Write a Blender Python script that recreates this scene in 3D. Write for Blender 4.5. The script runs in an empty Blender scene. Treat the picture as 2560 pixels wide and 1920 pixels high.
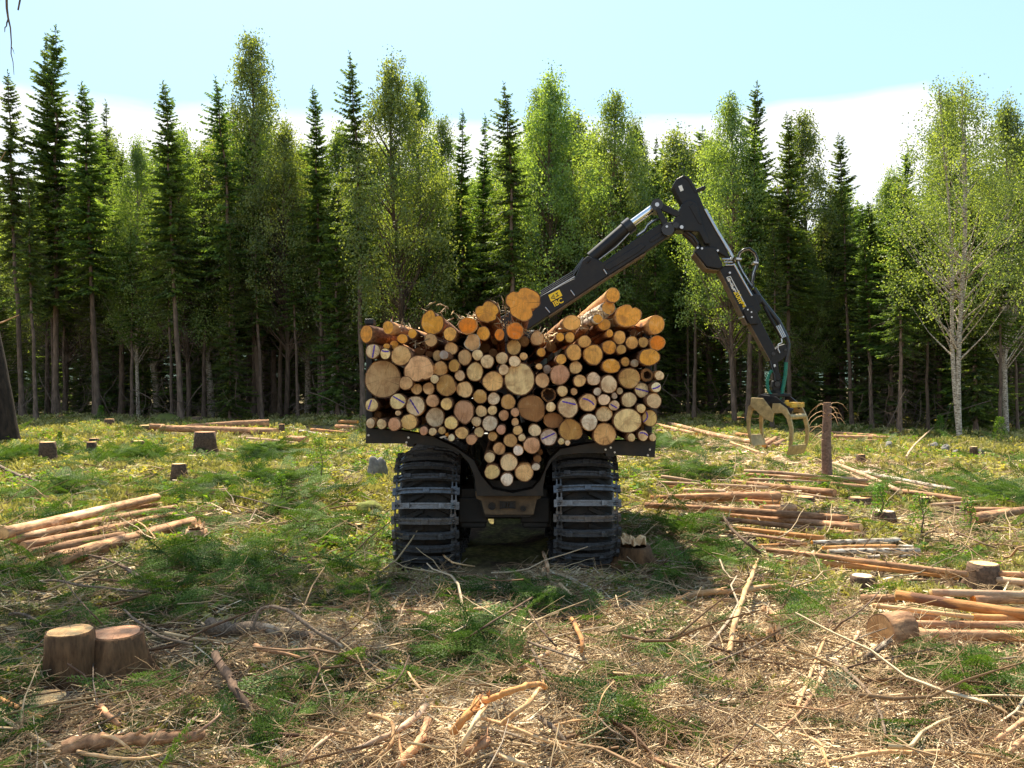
import bpy, math, random
import numpy as np
from mathutils import Vector, Matrix, noise as mnoise
R=math.radians
S=bpy.context.scene
COL=S.collection
# ------------------------------------------------------------------ camera
F=2100.0; CX=1280.0; HY=962.0; H=2.05        # photograph pixels at 2560x1920
cam=bpy.data.cameras.new('camera'); co=bpy.data.objects.new('camera',cam); COL.objects.link(co)
co.location=(0,0,H); co.rotation_euler=(R(90),0,0); cam.sensor_width=36; cam.lens=36*F/2560
cam.shift_y=(HY-960)/2560.0; cam.clip_end=6000; cam.clip_start=.05; S.camera=co
# ------------------------------------------------------------------ light
SUN_EL=58; SUN_AZ=-16
S.view_settings.view_transform='Standard'; S.view_settings.look='None'; S.view_settings.gamma=1
S.view_settings.exposure=1.4
sun=bpy.data.lights.new('sun','SUN'); sun.energy=5.0; sun.angle=R(.53); sun.color=(1,.9,.72)
so=bpy.data.objects.new('sun',sun); COL.objects.link(so)
sd=Vector((math.sin(R(SUN_AZ))*math.cos(R(SUN_EL)),math.cos(R(SUN_AZ))*math.cos(R(SUN_EL)),math.sin(R(SUN_EL))))
so.rotation_euler=(-sd).to_track_quat('-Z','Y').to_euler(); so.location=sd*60
W=bpy.data.worlds.new('World'); S.world=W; W.use_nodes=True
def sky():
    nt=W.node_tree; N=nt.nodes; L=nt.links; bg=N['Background']
    t=N.new('ShaderNodeTexSky'); t.sky_type='NISHITA'; t.sun_disc=False; t.sun_elevation=R(SUN_EL); t.sun_rotation=R(SUN_AZ)
    t.air_density=1.0; t.dust_density=1.0; t.ozone_density=1.6
    tc=N.new('ShaderNodeTexCoord'); sp=N.new('ShaderNodeSeparateXYZ'); L.new(tc.outputs['Generated'],sp.inputs[0])
    def m(op,a,b=None,c=None):
        n=N.new('ShaderNodeMath'); n.operation=op
        for i,v in enumerate((a,b,c)):
            if v is None: continue
            if isinstance(v,(int,float)): n.inputs[i].default_value=v
            else: L.new(v,n.inputs[i])
        return n.outputs[0]
    mp=N.new('ShaderNodeMapping'); mp.inputs['Scale'].default_value=(1,1,3.5); L.new(tc.outputs['Generated'],mp.inputs[0])
    nz=N.new('ShaderNodeTexNoise'); nz.inputs['Scale'].default_value=3.2; nz.inputs['Detail'].default_value=9; nz.inputs['Roughness'].default_value=.55
    L.new(mp.outputs[0],nz.inputs[0])
    # a bank of cloud whose top stands ~19 degrees up on the right and lower on the left
    top=m('MULTIPLY_ADD',m('MAXIMUM',m('SUBTRACT',sp.outputs[0],.42),0.0),-.6,.303)
    d=m('SUBTRACT',top,sp.outputs[2])
    d2=m('MULTIPLY_ADD',m('SUBTRACT',nz.outputs[0],.5),.06,d)
    mask=m('MULTIPLY',d2,55); mask.node.use_clamp=True
    mp2=N.new('ShaderNodeMapping'); mp2.inputs['Scale'].default_value=(1,1,5); L.new(tc.outputs['Generated'],mp2.inputs[0])
    nz2=N.new('ShaderNodeTexNoise'); nz2.inputs['Scale'].default_value=5; nz2.inputs['Detail'].default_value=7; L.new(mp2.outputs[0],nz2.inputs[0])
    r2=N.new('ShaderNodeValToRGB'); r2.color_ramp.elements[0].position=.38; r2.color_ramp.elements[0].color=(3.7,4.1,4.5,1)
    r2.color_ramp.elements[1].position=.52; r2.color_ramp.elements[1].color=(4.9,4.95,5.0,1); L.new(nz2.outputs[0],r2.inputs[0])
    mx=N.new('ShaderNodeMix'); mx.data_type='RGBA'; L.new(mask,mx.inputs[0]); 
    tint=N.new('ShaderNodeMix'); tint.data_type='RGBA'; tint.blend_type='MIX'; L.new(m('MULTIPLY_ADD',sp.outputs[2],-1.0,1.0),tint.inputs[0])
    L.new(t.outputs[0],tint.inputs[6]); tint.inputs[7].default_value=(2.35,3.75,4.6,1)
    L.new(tint.outputs[2],mx.inputs[6]); L.new(r2.outputs[0],mx.inputs[7])
    L.new(mx.outputs[2],bg.inputs[0]); bg.inputs[1].default_value=.1
sky()
# ------------------------------------------------------------------ helpers
def tag(o,label=None,cat=None,group=None,kind=None):
    for k,v in (('label',label),('category',cat),('group',group),('kind',kind)):
        if v: o[k]=v
    return o
def empty(name,loc=(0,0,0)):
    o=bpy.data.objects.new(name,None); COL.objects.link(o); o.location=loc; o.empty_display_size=.2; return o
def link(name,me,parent=None,loc=(0,0,0)):
    o=bpy.data.objects.new(name,me); COL.objects.link(o); o.location=loc
    if parent: o.parent=parent
    return o
def npmesh(name,V,Fc,mat=None,smooth=False,attrs=None,mi=None):
    me=bpy.data.meshes.new(name); V=np.asarray(V,dtype=np.float32); Fc=np.asarray(Fc,dtype=np.int32)
    me.vertices.add(len(V)); me.vertices.foreach_set('co',V.ravel())
    me.loops.add(Fc.size); me.loops.foreach_set('vertex_index',Fc.ravel())
    me.polygons.add(len(Fc)); me.polygons.foreach_set('loop_start',np.arange(len(Fc),dtype=np.int32)*Fc.shape[1])
    if mi is not None: me.polygons.foreach_set('material_index',np.asarray(mi,dtype=np.int32))
    if attrs:
        for k,a in attrs.items():
            at=me.attributes.new(k,'FLOAT','POINT'); at.data.foreach_set('value',np.asarray(a,dtype=np.float32))
    me.update(calc_edges=True)
    if smooth: me.polygons.foreach_set('use_smooth',np.ones(len(Fc),dtype=bool))
    if mat:
        for m_ in (mat if isinstance(mat,(list,tuple)) else [mat]): me.materials.append(m_)
    return me
class MB:                                  # collects polygons of any size
    def __init__(s): s.v=[]; s.f=[]; s.sm=[]
    def add(s,v,f,sm=False):
        b=len(s.v); s.v+= [tuple(p) for p in v]; s.f+=[tuple(b+i for i in q) for q in f]; s.sm+=[sm]*len(f)
    def box(s,c,d,M=None):
        x,y,z=[k/2 for k in d]; v=[Vector((a*x,b*y,e*z)) for a in (-1,1) for b in (-1,1) for e in (-1,1)]
        if M: v=[M@p for p in v]
        c=Vector(c); s.add([p+c for p in v],[(0,1,3,2),(4,6,7,5),(0,4,5,1),(2,3,7,6),(0,2,6,4),(1,5,7,3)])
    def tube(s,pts,rs,n=10,cap=True,sm=True):
        pts=[Vector(p) for p in pts]
        if isinstance(rs,(int,float)): rs=[rs]*len(pts)
        v=[];f=[]; prev=None
        for i,p in enumerate(pts):
            t=(pts[min(i+1,len(pts)-1)]-pts[max(i-1,0)]).normalized()
            if prev is None:
                a=t.cross(Vector((0,0,1))); a=a if a.length>.05 else t.cross(Vector((1,0,0))); a.normalize()
            else: a=(prev-t*prev.dot(t)).normalized()
            prev=a; b=t.cross(a)
            for k in range(n):
                th=2*math.pi*k/n; v.append(p+(a*math.cos(th)+b*math.sin(th))*rs[i])
        for i in range(len(pts)-1):
            for k in range(n): f.append((i*n+k,i*n+(k+1)%n,(i+1)*n+(k+1)%n,(i+1)*n+k))
        s.add(v,f,sm)
        if cap:
            m=(len(pts)-1)*n; s.add(v[:n],[tuple(range(n-1,-1,-1))]); s.add(v[m:],[tuple(range(n))])
    def extrude(s,pts,off,bev=0):           # polygon (3-D points) extruded by vector off
        n=len(pts); pts=[Vector(p) for p in pts]; off=Vector(off)
        s.add(pts+[p+off for p in pts],[tuple(range(n-1,-1,-1)),tuple(range(n,2*n))]+[(i,(i+1)%n,n+(i+1)%n,n+i) for i in range(n)])
    def build(s,name,mat,parent=None,loc=None,bevel=0):
        me=bpy.data.meshes.new(name); me.from_pydata(s.v,[],s.f); me.update()
        me.polygons.foreach_set('use_smooth',s.sm)
        for m_ in (mat if isinstance(mat,(list,tuple)) else [mat]): me.materials.append(m_)
        if loc is None: loc=-parent.location if parent else Vector((0,0,0))
        o=link(name,me,parent,loc)
        if bevel:
            b=o.modifiers.new('bevel','BEVEL'); b.width=bevel; b.segments=2; b.limit_method='ANGLE'
        return o
rng=np.random.default_rng(7); random.seed(7)
def gz(x,y):
    x=np.asarray(x,dtype=float); y=np.asarray(y,dtype=float)
    b=.035*np.sin(x*1.7+1.3)*np.cos(y*1.3)+.03*np.sin(x*.6+y*.9+2)+.02*np.sin(3.1*x-2.2*y)
    b=b+.05*np.sin(x*2.9+np.sin(y*2.1))*np.sin(y*2.3+1.1*np.sin(x*1.4)); far=np.clip((y-14)/25,0,1); b=b+far*(.10*np.sin(x*.31+.8)*np.sin(y*.23)+.05*np.sin(x*.9+y*.5))
    b=b-.25*np.exp(-((x-26)/9)**2)*np.exp(-((y-36)/9)**2)
    near=np.clip(1-y/3.5,0,1)
    return b*(1-near)
def g1(x,y): return float(gz(x,y))
def onground(px,py,r=0.0):                # the point of the ground that the photograph shows at (px,py)
    Y=F*H/max(py-HY,20)
    for _ in range(12):
        Y=.5*Y+.5*F*(H-g1((px-CX)/F*Y,Y)-r)/max(py-HY,20)
    return Vector(((px-CX)/F*Y,Y,H-(py-HY)/F*Y))
def P(px,py,Y): return Vector(((px-CX)/F*Y,Y,H-(py-HY)/F*Y))
# ------------------------------------------------------------------ materials
class Nt:
    def __init__(s,name):
        s.m=bpy.data.materials.new(name); s.m.use_nodes=True; s.t=s.m.node_tree; s.N=s.t.nodes; s.L=s.t.links
        s.b=s.N['Principled BSDF']; s.out=s.N['Material Output']; s.b.inputs['Specular IOR Level'].default_value=.25
    def n(s,k,ins=None,**kw):
        x=s.N.new('ShaderNode'+k)
        for a,v in kw.items(): setattr(x,a,v)
        for a,v in (ins or {}).items():
            if isinstance(v,bpy.types.NodeSocket): s.L.new(v,x.inputs[a])
            else: x.inputs[a].default_value=v
        return x
    def math(s,op,a,b=0.0,c=0.0): return s.n('Math',{0:a,1:b,2:c},operation=op).outputs[0]
    def noise(s,sc,det=4,vec=None,ro=.55,dist=0):
        i={'Scale':sc,'Detail':det,'Roughness':ro,'Distortion':dist}
        if vec is not None: i['Vector']=vec
        return s.n('TexNoise',i).outputs[0]
    def ramp(s,f,st):
        x=s.n('ValToRGB',{0:f}); e=x.color_ramp.elements
        while len(e)<len(st): e.new(.5)
        for i,(p,c) in enumerate(st): e[i].position=p; e[i].color=(*c,1) if len(c)==3 else c
        return x.outputs[0]
    def mix(s,f,a,b,bt='MIX'):
        x=s.n('Mix',{},data_type='RGBA',blend_type=bt)
        for i,v in ((0,f),(6,a),(7,b)):
            if isinstance(v,bpy.types.NodeSocket): s.L.new(v,x.inputs[i])
            else: x.inputs[i].default_value=v if isinstance(v,(int,float)) else ((*v,1) if len(v)==3 else v)
        return x.outputs[2]
    def coord(s,which='Object',scale=None):
        v=s.n('TexCoord').outputs[which]
        if scale: v=s.n('Mapping',{'Vector':v,'Scale':scale}).outputs[0]
        return v
    def bump(s,h,st=.3,d=.02):
        s.L.new(s.n('Bump',{'Height':h,'Strength':st,'Distance':d}).outputs[0],s.b.inputs['Normal'])
    def done(s,col=None,rough=.8,metal=0):
        if col is not None:
            if isinstance(col,bpy.types.NodeSocket): s.L.new(col,s.b.inputs['Base Color'])
            else: s.b.inputs['Base Color'].default_value=(*col,1)
        if isinstance(rough,bpy.types.NodeSocket): s.L.new(rough,s.b.inputs['Roughness'])
        else: s.b.inputs['Roughness'].default_value=rough
        s.b.inputs['Metallic'].default_value=metal
        return s.m
M={}
def bark(name,a,b,c=None,patch=.62,sc=(1,.3,1),s0=22,bump=.6):
    k=Nt(name); v=k.coord('Object',sc); rnd=k.n('ObjectInfo').outputs['Random']
    f=k.noise(s0,6,v,.65); col=k.ramp(f,[(.3,a),(.7,b)])
    if c:
        v2=k.n('VectorMath',{0:k.coord('Object',(1,.35,1)),1:k.n('CombineXYZ',{0:k.math('MULTIPLY',rnd,40)}).outputs[0]},operation='ADD').outputs[0]
        p=k.noise(5,5,v2,.6,.4); mk=k.ramp(p,[(patch-.03,(0,0,0)),(patch+.03,(1,1,1))]); col=k.mix(mk,col,c)
    hv=k.n('HueSaturation',{'Value':k.math('MULTIPLY_ADD',rnd,.5,.75),'Color':col}).outputs[0]
    k.bump(f,bump,.02); M[name]=k.done(hv,.9)
bark('spruce_bark',(.035,.022,.014),(.20,.125,.08),None)
bark('trunk_bark',(.05,.036,.026),(.24,.165,.12),None,sc=(1,1,.3),s0=6)
bark('black_bark',(.006,.005,.004),(.045,.03,.02),None,sc=(1,1,.25),s0=9,bump=1)
bark('old_bark',(.026,.013,.006),(.22,.115,.052),None,sc=(1,1,.25),s0=14,bump=1)
bark('log_brown',(.14,.068,.036),(.55,.31,.165),(.70,.36,.17),.58)
bark('log_pink',(.20,.10,.055),(.64,.39,.205),(.76,.50,.30),.57)
bark('log_pale',(.36,.22,.13),(.66,.46,.29),(.30,.17,.11),.58)
bark('log_orange',(.36,.15,.05),(.62,.32,.12),(.2,.1,.06),.58)
bark('log_grey',(.09,.062,.042),(.26,.19,.13),(.36,.29,.21),.62,s0=60,bump=1)
bark('load_bark',(.05,.022,.012),(.28,.13,.06),(.55,.26,.09),.60,s0=30)
bark('pole_bark',(.10,.06,.042),(.30,.19,.14),None)
bark('peeled',(.42,.22,.09),(.70,.47,.25),None)
def birchbark():
    k=Nt('birch_bark'); v=k.coord('Object',(3,3,1)); f=k.noise(9,5,k.coord('Object',(1,1,3.5)),.6)
    col=k.ramp(f,[(.36,(.03,.025,.02)),(.46,(.28,.22,.16)),(.6,(.62,.54,.43))]); k.bump(f,.3); M['birch_bark']=k.done(col,.8)
birchbark()
def woodend():
    k=Nt('wood_end'); oi=k.n('ObjectInfo'); v=k.coord('Object'); sp=k.n('SeparateXYZ',{0:v})
    x,z=sp.outputs[0],sp.outputs[2]; off=k.math('MULTIPLY',oi.outputs['Random'],57)
    nv=k.n('VectorMath',{0:v,1:k.n('CombineXYZ',{0:off,1:off}).outputs[0]},operation='ADD').outputs[0]
    rad=k.n('VectorMath',{0:v},operation='LENGTH').outputs[1]
    wob=k.noise(7,3,nv); rr=k.math('ADD',rad,k.math('MULTIPLY',wob,.05))
    ring=k.math('SINE',k.math('MULTIPLY',rr,620)); ring=k.math('MULTIPLY_ADD',ring,.10,.95)
    ang=k.math('ARCTAN2',z,x)
    # dark drying cracks that run out from the pith
    cn=k.n('TexNoise',{'Vector':k.n('CombineXYZ',{0:k.math('MULTIPLY',k.math('SINE',ang),1.6),1:k.math('MULTIPLY',k.math('COSINE',ang),1.6),2:off}).outputs[0],'Scale':4.5,'Detail':3,'Roughness':.8}).outputs[0]
    crack=k.ramp(cn,[(.0,(0,0,0)),(.325,(0,0,0)),(.335,(1,1,1)),(.36,(1,1,1)),(.37,(0,0,0))])
    saw=k.noise(60,3,k.n('Mapping',{'Vector':nv,'Scale':(1,1,.15),'Rotation':(0,.6,0)}).outputs[0],.7)
    blot=k.noise(9,5,nv,.65,.6)
    c=k.mix(k.ramp(blot,[(.45,(0,0,0)),(.66,(.6,.6,.6))]),oi.outputs['Color'],(.30,.13,.05))
    c=k.mix(k.ramp(blot,[(.2,(.45,.45,.45)),(.42,(0,0,0))]),c,(.88,.68,.40))
    c=k.mix(1,c,k.n('CombineColor',{0:ring,1:ring,2:ring}).outputs[0],'MULTIPLY')
    sw=k.math('MULTIPLY_ADD',saw,.7,.65); c=k.mix(1,c,k.n('CombineColor',{0:sw,1:sw,2:sw}).outputs[0],'MULTIPLY')
    sel=k.ramp(k.noise(3.3,0,k.n('CombineXYZ',{2:off}).outputs[0]),[(.33,(0,0,0)),(.38,(.9,.9,.9))])
    c=k.mix(k.math('MULTIPLY',crack,sel),c,(.06,.03,.015))
    k.bump(saw,.25,.01); M['wood_end']=k.done(c,.75)
woodend()
def flat(name,c,rough=.6,metal=0,var=.25,sc=18,spec=.4,bump=.12,dirt=None):
    k=Nt(name); k.b.inputs['Specular IOR Level'].default_value=spec
    f=k.noise(sc,6,k.coord('Object'),.65); a=tuple(v*(1-var) for v in c); b=tuple(min(1,v*(1+var)) for v in c)
    col=k.ramp(f,[(.3,a),(.7,b)])
    if dirt: col=k.mix(k.ramp(k.noise(4,7,k.coord('Object'),.7),[(.45,(0,0,0)),(.7,(.85,.85,.85))]),col,dirt)
    if bump: k.bump(f,bump,.01)
    M[name]=k.done(col,k.math('MULTIPLY_ADD',f,.3,rough-.15),metal)
flat('machine_black',(.009,.009,.011),.45,0,.3,dirt=(.022,.018,.013),spec=.3)
flat('bunk_black',(.012,.010,.008),.6,0,.3,dirt=(.04,.024,.013))
flat('dirt_and_bounce',(.13,.085,.045),.8,0,.4,dirt=(.05,.03,.02))  # rusty dirt on the rear plate; boom undersides wear it as bounced ground light
flat('track_steel',(.13,.13,.135),.32,.5,.5,30,dirt=(.035,.026,.019))
flat('rubber',(.010,.009,.008),.8,0,.3,dirt=(.035,.024,.015))
flat('chrome',(.75,.75,.77),.15,1,.05,bump=0)
flat('hose_black',(.02,.02,.022),.3,0,.1,bump=0)
flat('steel_pipe',(.45,.45,.46),.3,.9,.1,bump=0)
flat('yellow_paint',(.60,.36,.03),.6,0,.2,dirt=(.2,.12,.05))
flat('decal_yellow',(.85,.58,.02),.5,0,.04,bump=0)
flat('decal_white',(.75,.73,.68),.5,0,.05,bump=0)
flat('claw_steel',(.44,.32,.14),.5,.25,.4,12,dirt=(.22,.15,.07))
flat('green_hose',(.015,.17,.11),.5,0,.15)
flat('purple_paint',(.10,.05,.34),.7,0,.15,bump=0)
flat('glass_dark',(.02,.025,.03),.1,0,.1,bump=0)
flat('red_tip',(.6,.08,.05),.7)
flat('rot_brown',(.07,.03,.012),.9,0,.5,60)
flat('splinter',(.66,.45,.25),.8,0,.25,60)
flat('rock_grey',(.22,.20,.18),.9,0,.5,9,dirt=(.10,.11,.035),bump=.6)
def leaf(name,a,b,tr=.45,trc=None,rough=.5,objvar=.35,gloss=.06):
    k=Nt(name); k.N.remove(k.b)
    at=k.n('Attribute',attribute_name='rnd').outputs['Fac']; oi=k.n('ObjectInfo').outputs['Random']
    col=k.ramp(at,[(0,a),(1,b)])
    col=k.n('HueSaturation',{'Value':k.math('MULTIPLY_ADD',oi,objvar,1-objvar/2),'Hue':k.math('MULTIPLY_ADD',oi,.03,.485),'Color':col}).outputs[0]
    tcol=k.mix(1,col,(*(trc or (1.6,1.5,.5)),1),'MULTIPLY')
    d=k.n('BsdfDiffuse',{'Color':col}).outputs[0]; t=k.n('BsdfTranslucent',{'Color':tcol}).outputs[0]
    g=k.n('BsdfGlossy',{'Color':(1,1,1,1),'Roughness':rough}).outputs[0]
    s1=k.n('MixShader',{0:tr,1:d,2:t}).outputs[0]; s2=k.n('MixShader',{0:gloss,1:s1,2:g}).outputs[0]
    k.L.new(s2,k.out.inputs['Surface']); M[name]=k.m
leaf('spruce_needles',(.022,.050,.014),(.175,.245,.055),.5,(1.7,1.7,.6),gloss=.02)
leaf('birch_leaves',(.065,.115,.03),(.29,.36,.11),.52,(1.6,1.55,.5),gloss=.03)
leaf('bough_needles',(.016,.055,.010),(.11,.21,.035),.3,(1.5,1.5,.5),objvar=0,gloss=.015)
leaf('herb_leaves',(.11,.14,.02),(.46,.43,.15),.42,(1.5,1.4,.4),objvar=0,gloss=.02)
leaf('fern_leaves',(.06,.14,.02),(.16,.28,.04),.42,(1.5,1.4,.4),objvar=0,gloss=.01)
leaf('moss_tufts',(.15,.15,.035),(.50,.44,.20),.3,(1.3,1.3,.5),objvar=0,gloss=.02)
def stick(name,st,rough=.8):
    k=Nt(name); at=k.n('Attribute',attribute_name='rnd').outputs['Fac']; c=k.ramp(at,st)
    f=k.noise(90,3,k.coord('Object'),.6); c=k.mix(k.math('MULTIPLY',f,.5),c,(.08,.045,.03)); M[name]=k.done(c,rough)
stick('twig_mix',[(0,(.12,.065,.04)),(.3,(.27,.165,.085)),(.5,(.50,.345,.18)),(.8,(.76,.58,.34)),(1,(.42,.34,.26))])
stick('dead_twig',[(0,(.08,.06,.042)),(1,(.26,.19,.14))])
stick('chips',[(0,(.34,.20,.10)),(.3,(.62,.42,.21)),(.65,(.84,.65,.38)),(1,(.90,.78,.55))])
stick('sapling_twig',[(0,(.25,.2,.15)),(1,(.4,.33,.26))])
# ------------------------------------------------------------------ where logs and stumps lie in the clearing
K1=860/2212.; K4=1000/2212.; K5=900/2212.
FR={1:(0,1000,K1),2:(0,1400,K1),3:(860,1380,840/2212.),4:(1560,980,K4),5:(1660,1400,K5)}
def s2(f,x,y): a=FR[f]; return a[0]+x*a[2],a[1]+y*a[2]
def pt(f,x,y,r,lift=0):
    px,py=s2(f,x,y); return onground(px,py,r+lift)
# frame, x1,y1,x2,y2, thickness1, thickness2 (crop px), material, end colour, extra lift, group key, label
GLG=[(1,22,858,1010,625,80,50,'log_pink','t',.10,'a','thickest peeled log on top of the left pile, patchy tan bark'),
(1,90,895,1128,692,62,38,'log_pink','t',.04,'a','pale log with flaking bark, second from the top in the left pile'),
(1,700,712,1040,668,30,24,'log_brown','t',.0,'a','thin log end peeping out behind the left pile'),
(1,150,940,1118,735,64,38,'log_brown','t',.02,'a','pinkish log squeezed in the middle of the left pile'),
(1,200,985,850,862,64,52,'log_brown','t',.0,'a','short orange-pink log just above the front log of the left pile'),
(1,335,1040,1240,778,112,56,'log_brown','t',.02,'a','front log of the left pile with its round cut end facing the camera'),
(1,1040,182,1780,205,44,48,'log_brown','t',.0,'b','long brown log lying behind the tallest background stump'),
(1,1200,168,1730,150,22,52,'log_brown','t',.0,'b','tapering log resting behind the long brown background log'),
(1,960,168,1060,172,34,34,'log_brown','t',.0,'b','short stub of log at the left tip of the background pile'),
(1,1520,242,1980,285,16,14,'log_pale','c',.0,'b','thin pale pole on the ground before the long background log'),
(1,1850,250,1970,255,42,40,'log_brown','t',.0,'b','short thick brown log piece left of the machine'),
(1,1930,200,2120,232,20,22,'birch_bark','o',.0,'c','orange-white birch piece lying left of the bunk'),
(1,2000,192,2240,215,22,22,'log_orange','o',.0,'c','orange log lying left of the bunk end, lowest of that heap'),
(1,2160,168,2300,180,26,28,'log_brown','t',.03,'c','middle brown log poking out left of the bunk'),
(1,2180,140,2300,142,20,22,'log_orange','o',.1,'c','topmost thin log poking out left of the bunk'),
(1,130,106,420,101,16,14,'log_orange','t',.0,None,'thin reddish pole by the forest edge right of the big left trunk'),
(1,1190,592,1460,580,24,26,'log_pale','t',.0,None,'short pale round log alone in the herbs left of the machine'),
(4,665,436,1350,490,20,20,'log_pale','c',.14,'d','topmost pale log of the pile behind the standing pole'),
(4,662,456,1355,502,22,24,'log_pink','c',.06,'d','second pale log of the pile behind the standing pole'),
(4,695,482,1090,502,16,16,'log_pale','c',.02,'d','thin pale log low in the pile behind the standing pole'),
(4,1145,512,1380,537,34,38,'log_brown','r',.0,'d','thick dark red log ending right of the standing pole'),
(4,600,495,1165,558,22,40,'log_brown','r',.0,'d','dark log widening to the right, below the pale pole pile'),
(4,870,550,1165,592,16,14,'log_pale','c',.0,'d','very thin pale pole in front of the dark widening log'),
(4,205,468,420,500,20,18,'log_pale','c',.06,'e','short whitish log at the upper left of the long row'),
(4,195,500,800,530,18,20,'log_pale','c',.04,'e','straight pale pole along the top of the long row'),
(4,225,520,720,547,18,16,'log_orange','o',.0,'e','orange-tinged thin pole just under the straight pale pole'),
(4,330,545,560,552,24,22,'log_pale','c',.02,'e','short cream log piece above the dark-ended log'),
(4,240,580,865,577,26,52,'log_brown','t',.05,'e','log with a thick dark right end in the long row'),
(4,150,582,860,618,26,34,'log_orange','o',.0,'e','orange-barked log below the dark-ended log'),
(4,760,642,945,642,36,38,'log_brown','t',.0,'e','short brown log end beside the small square stump'),
(4,118,625,1240,703,30,42,'log_brown','o',.08,'e','longest brown log with bare orange patches'),
(4,330,655,1310,750,26,46,'log_brown','t',.03,'e','dark brown log directly below the longest patched log'),
(4,430,690,1330,792,24,32,'log_brown','t',.0,'e','dark thin log, lowest brown one of the long row'),
(4,480,740,1110,810,18,30,'log_orange','y',.02,'f','smooth yellow-orange peeled log below the brown row'),
(4,520,765,980,832,16,20,'log_pale','y',.0,'f','narrow pale peeled log beneath the yellow-orange one'),
(4,1040,832,1520,822,24,34,'birch_bark','o',.03,'f','speckled birch log with orange bark rings'),
(4,740,850,1010,843,18,20,'log_orange','o',.0,'f','short orange log left of the speckled birch log'),
(4,1100,862,1500,856,20,24,'log_orange','o',.06,'g','thin orange log at the back of the birch heap'),
(4,1130,884,1630,880,30,38,'birch_bark','c',.03,'g','thickest white birch log of the right heap'),
(4,1340,912,1630,904,22,26,'birch_bark','c',.0,'g','front white birch log of the right heap'),
(4,1520,852,1600,856,16,20,'birch_bark','c',.1,'g','short birch stub on top of the right heap'),
(4,790,872,1900,1008,26,34,'log_brown','t',.07,'h','long brown log that reaches the mossy stump on the right'),
(4,1010,940,1850,1026,30,26,'log_orange','y',.0,'h','pale-to-brown log lying under the long brown one'),
(4,2050,1002,2290,1014,30,34,'log_brown','t',.05,'h','brown log right of the mossy stump at the frame edge'),
(4,2060,1040,2290,1060,38,44,'log_pale','c',.0,'h','bare pale log right of the mossy stump at the frame edge'),
(4,1160,395,1530,552,20,24,'log_pale','c',.10,'i','uppermost pale log slanting away right of the standing pole'),
(4,1150,412,1440,550,16,20,'log_pale','c',.02,'i','slim pale log slanting from the standing pole, left one of the fan'),
(4,1290,440,1830,542,20,24,'birch_bark','c',.05,'i','white-flecked log, farthest right of the slanting fan'),
(4,1330,455,1740,547,16,18,'log_pale','c',.0,'i','thin pale log between the uppermost and white-flecked ones'),
(4,1540,550,1900,602,30,30,'log_brown','r',.0,'i','dark brown log below the slanting fan'),
(4,1700,625,2000,605,20,18,'log_pale','c',.0,'i','flat pale slab right of the dark brown fan log'),
(4,1900,652,2150,655,34,30,'log_brown','t',.05,'j','reddish log with a pale split, far right middle'),
(4,1912,706,2240,650,66,38,'log_brown','t',.0,'j','short thick brown log on the far right with a root flare'),
(4,185,182,400,232,20,20,'log_brown','o',.04,'k','brown log right behind the right end of the bunk'),
(4,250,175,740,282,22,26,'log_pink','o',.02,'k','long pale log with a bright orange end toward the grapple'),
(4,180,215,370,218,18,18,'log_pale','c',.0,'k','short cream log under the brown one right of the bunk'),
(4,775,296,838,255,28,22,'log_brown','o',.0,'k','middle stub pointing at the camera below the grapple'),
(4,745,288,800,262,26,20,'log_pink','o',.0,'k','left stub pointing at the camera below the grapple'),
(4,825,296,880,268,26,22,'log_brown','t',.0,'k','right stub pointing at the camera below the grapple'),
(4,590,280,750,335,14,14,'peeled','c',.0,'k','pale split slab lying left of the grapple'),
(4,625,232,700,242,20,18,'log_orange','r',.0,'k','short reddish piece behind the open claw'),
(4,1150,224,1430,245,16,18,'log_brown','t',.10,'l','top log of the shaded pile right of the standing pole'),
(4,1160,245,1490,253,20,20,'log_brown','t',.05,'l','middle log of the shaded pile right of the standing pole'),
(4,1180,268,1400,270,18,18,'log_brown','t',.0,'l','bottom log of the shaded pile right of the standing pole'),
(4,610,122,790,130,16,16,'log_brown','t',.12,'m','top log of the dim pile behind the grapple'),
(4,620,145,780,155,18,18,'log_brown','o',.05,'m','lower log of the dim pile behind the grapple'),
(5,1215,238,1425,238,54,50,'log_brown','o',.02,'n','short red-brown log behind the split pale ends'),
(5,1640,200,2290,218,44,50,'log_pale','c',.12,'n','pale bare log at the back of the near right pile'),
(5,1900,245,2290,235,56,72,'log_brown','O',.05,'n','red-brown log at the back of the near right pile, by the frame edge'),
(5,1424,212,2290,345,62,66,'log_orange','y',.10,'n','big orange log with a sawn split face in the near right pile'),
(5,1285,278,1900,352,30,28,'peeled','y',.14,'n','long pale split slab lying across the near right pile'),
(5,1440,335,1690,348,52,52,'log_brown','O',.0,'n','short dark red log under the pale split slab'),
(5,1460,388,2290,402,42,50,'log_brown','t',.05,'n','evenly barked reddish log above the frontmost one'),
(5,1480,455,2290,468,58,74,'log_brown','t',.0,'n','frontmost brown log of the near right pile'),
(5,1900,350,2290,362,40,44,'log_orange','o',.08,'n','orange log deep in the near right pile')]
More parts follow.
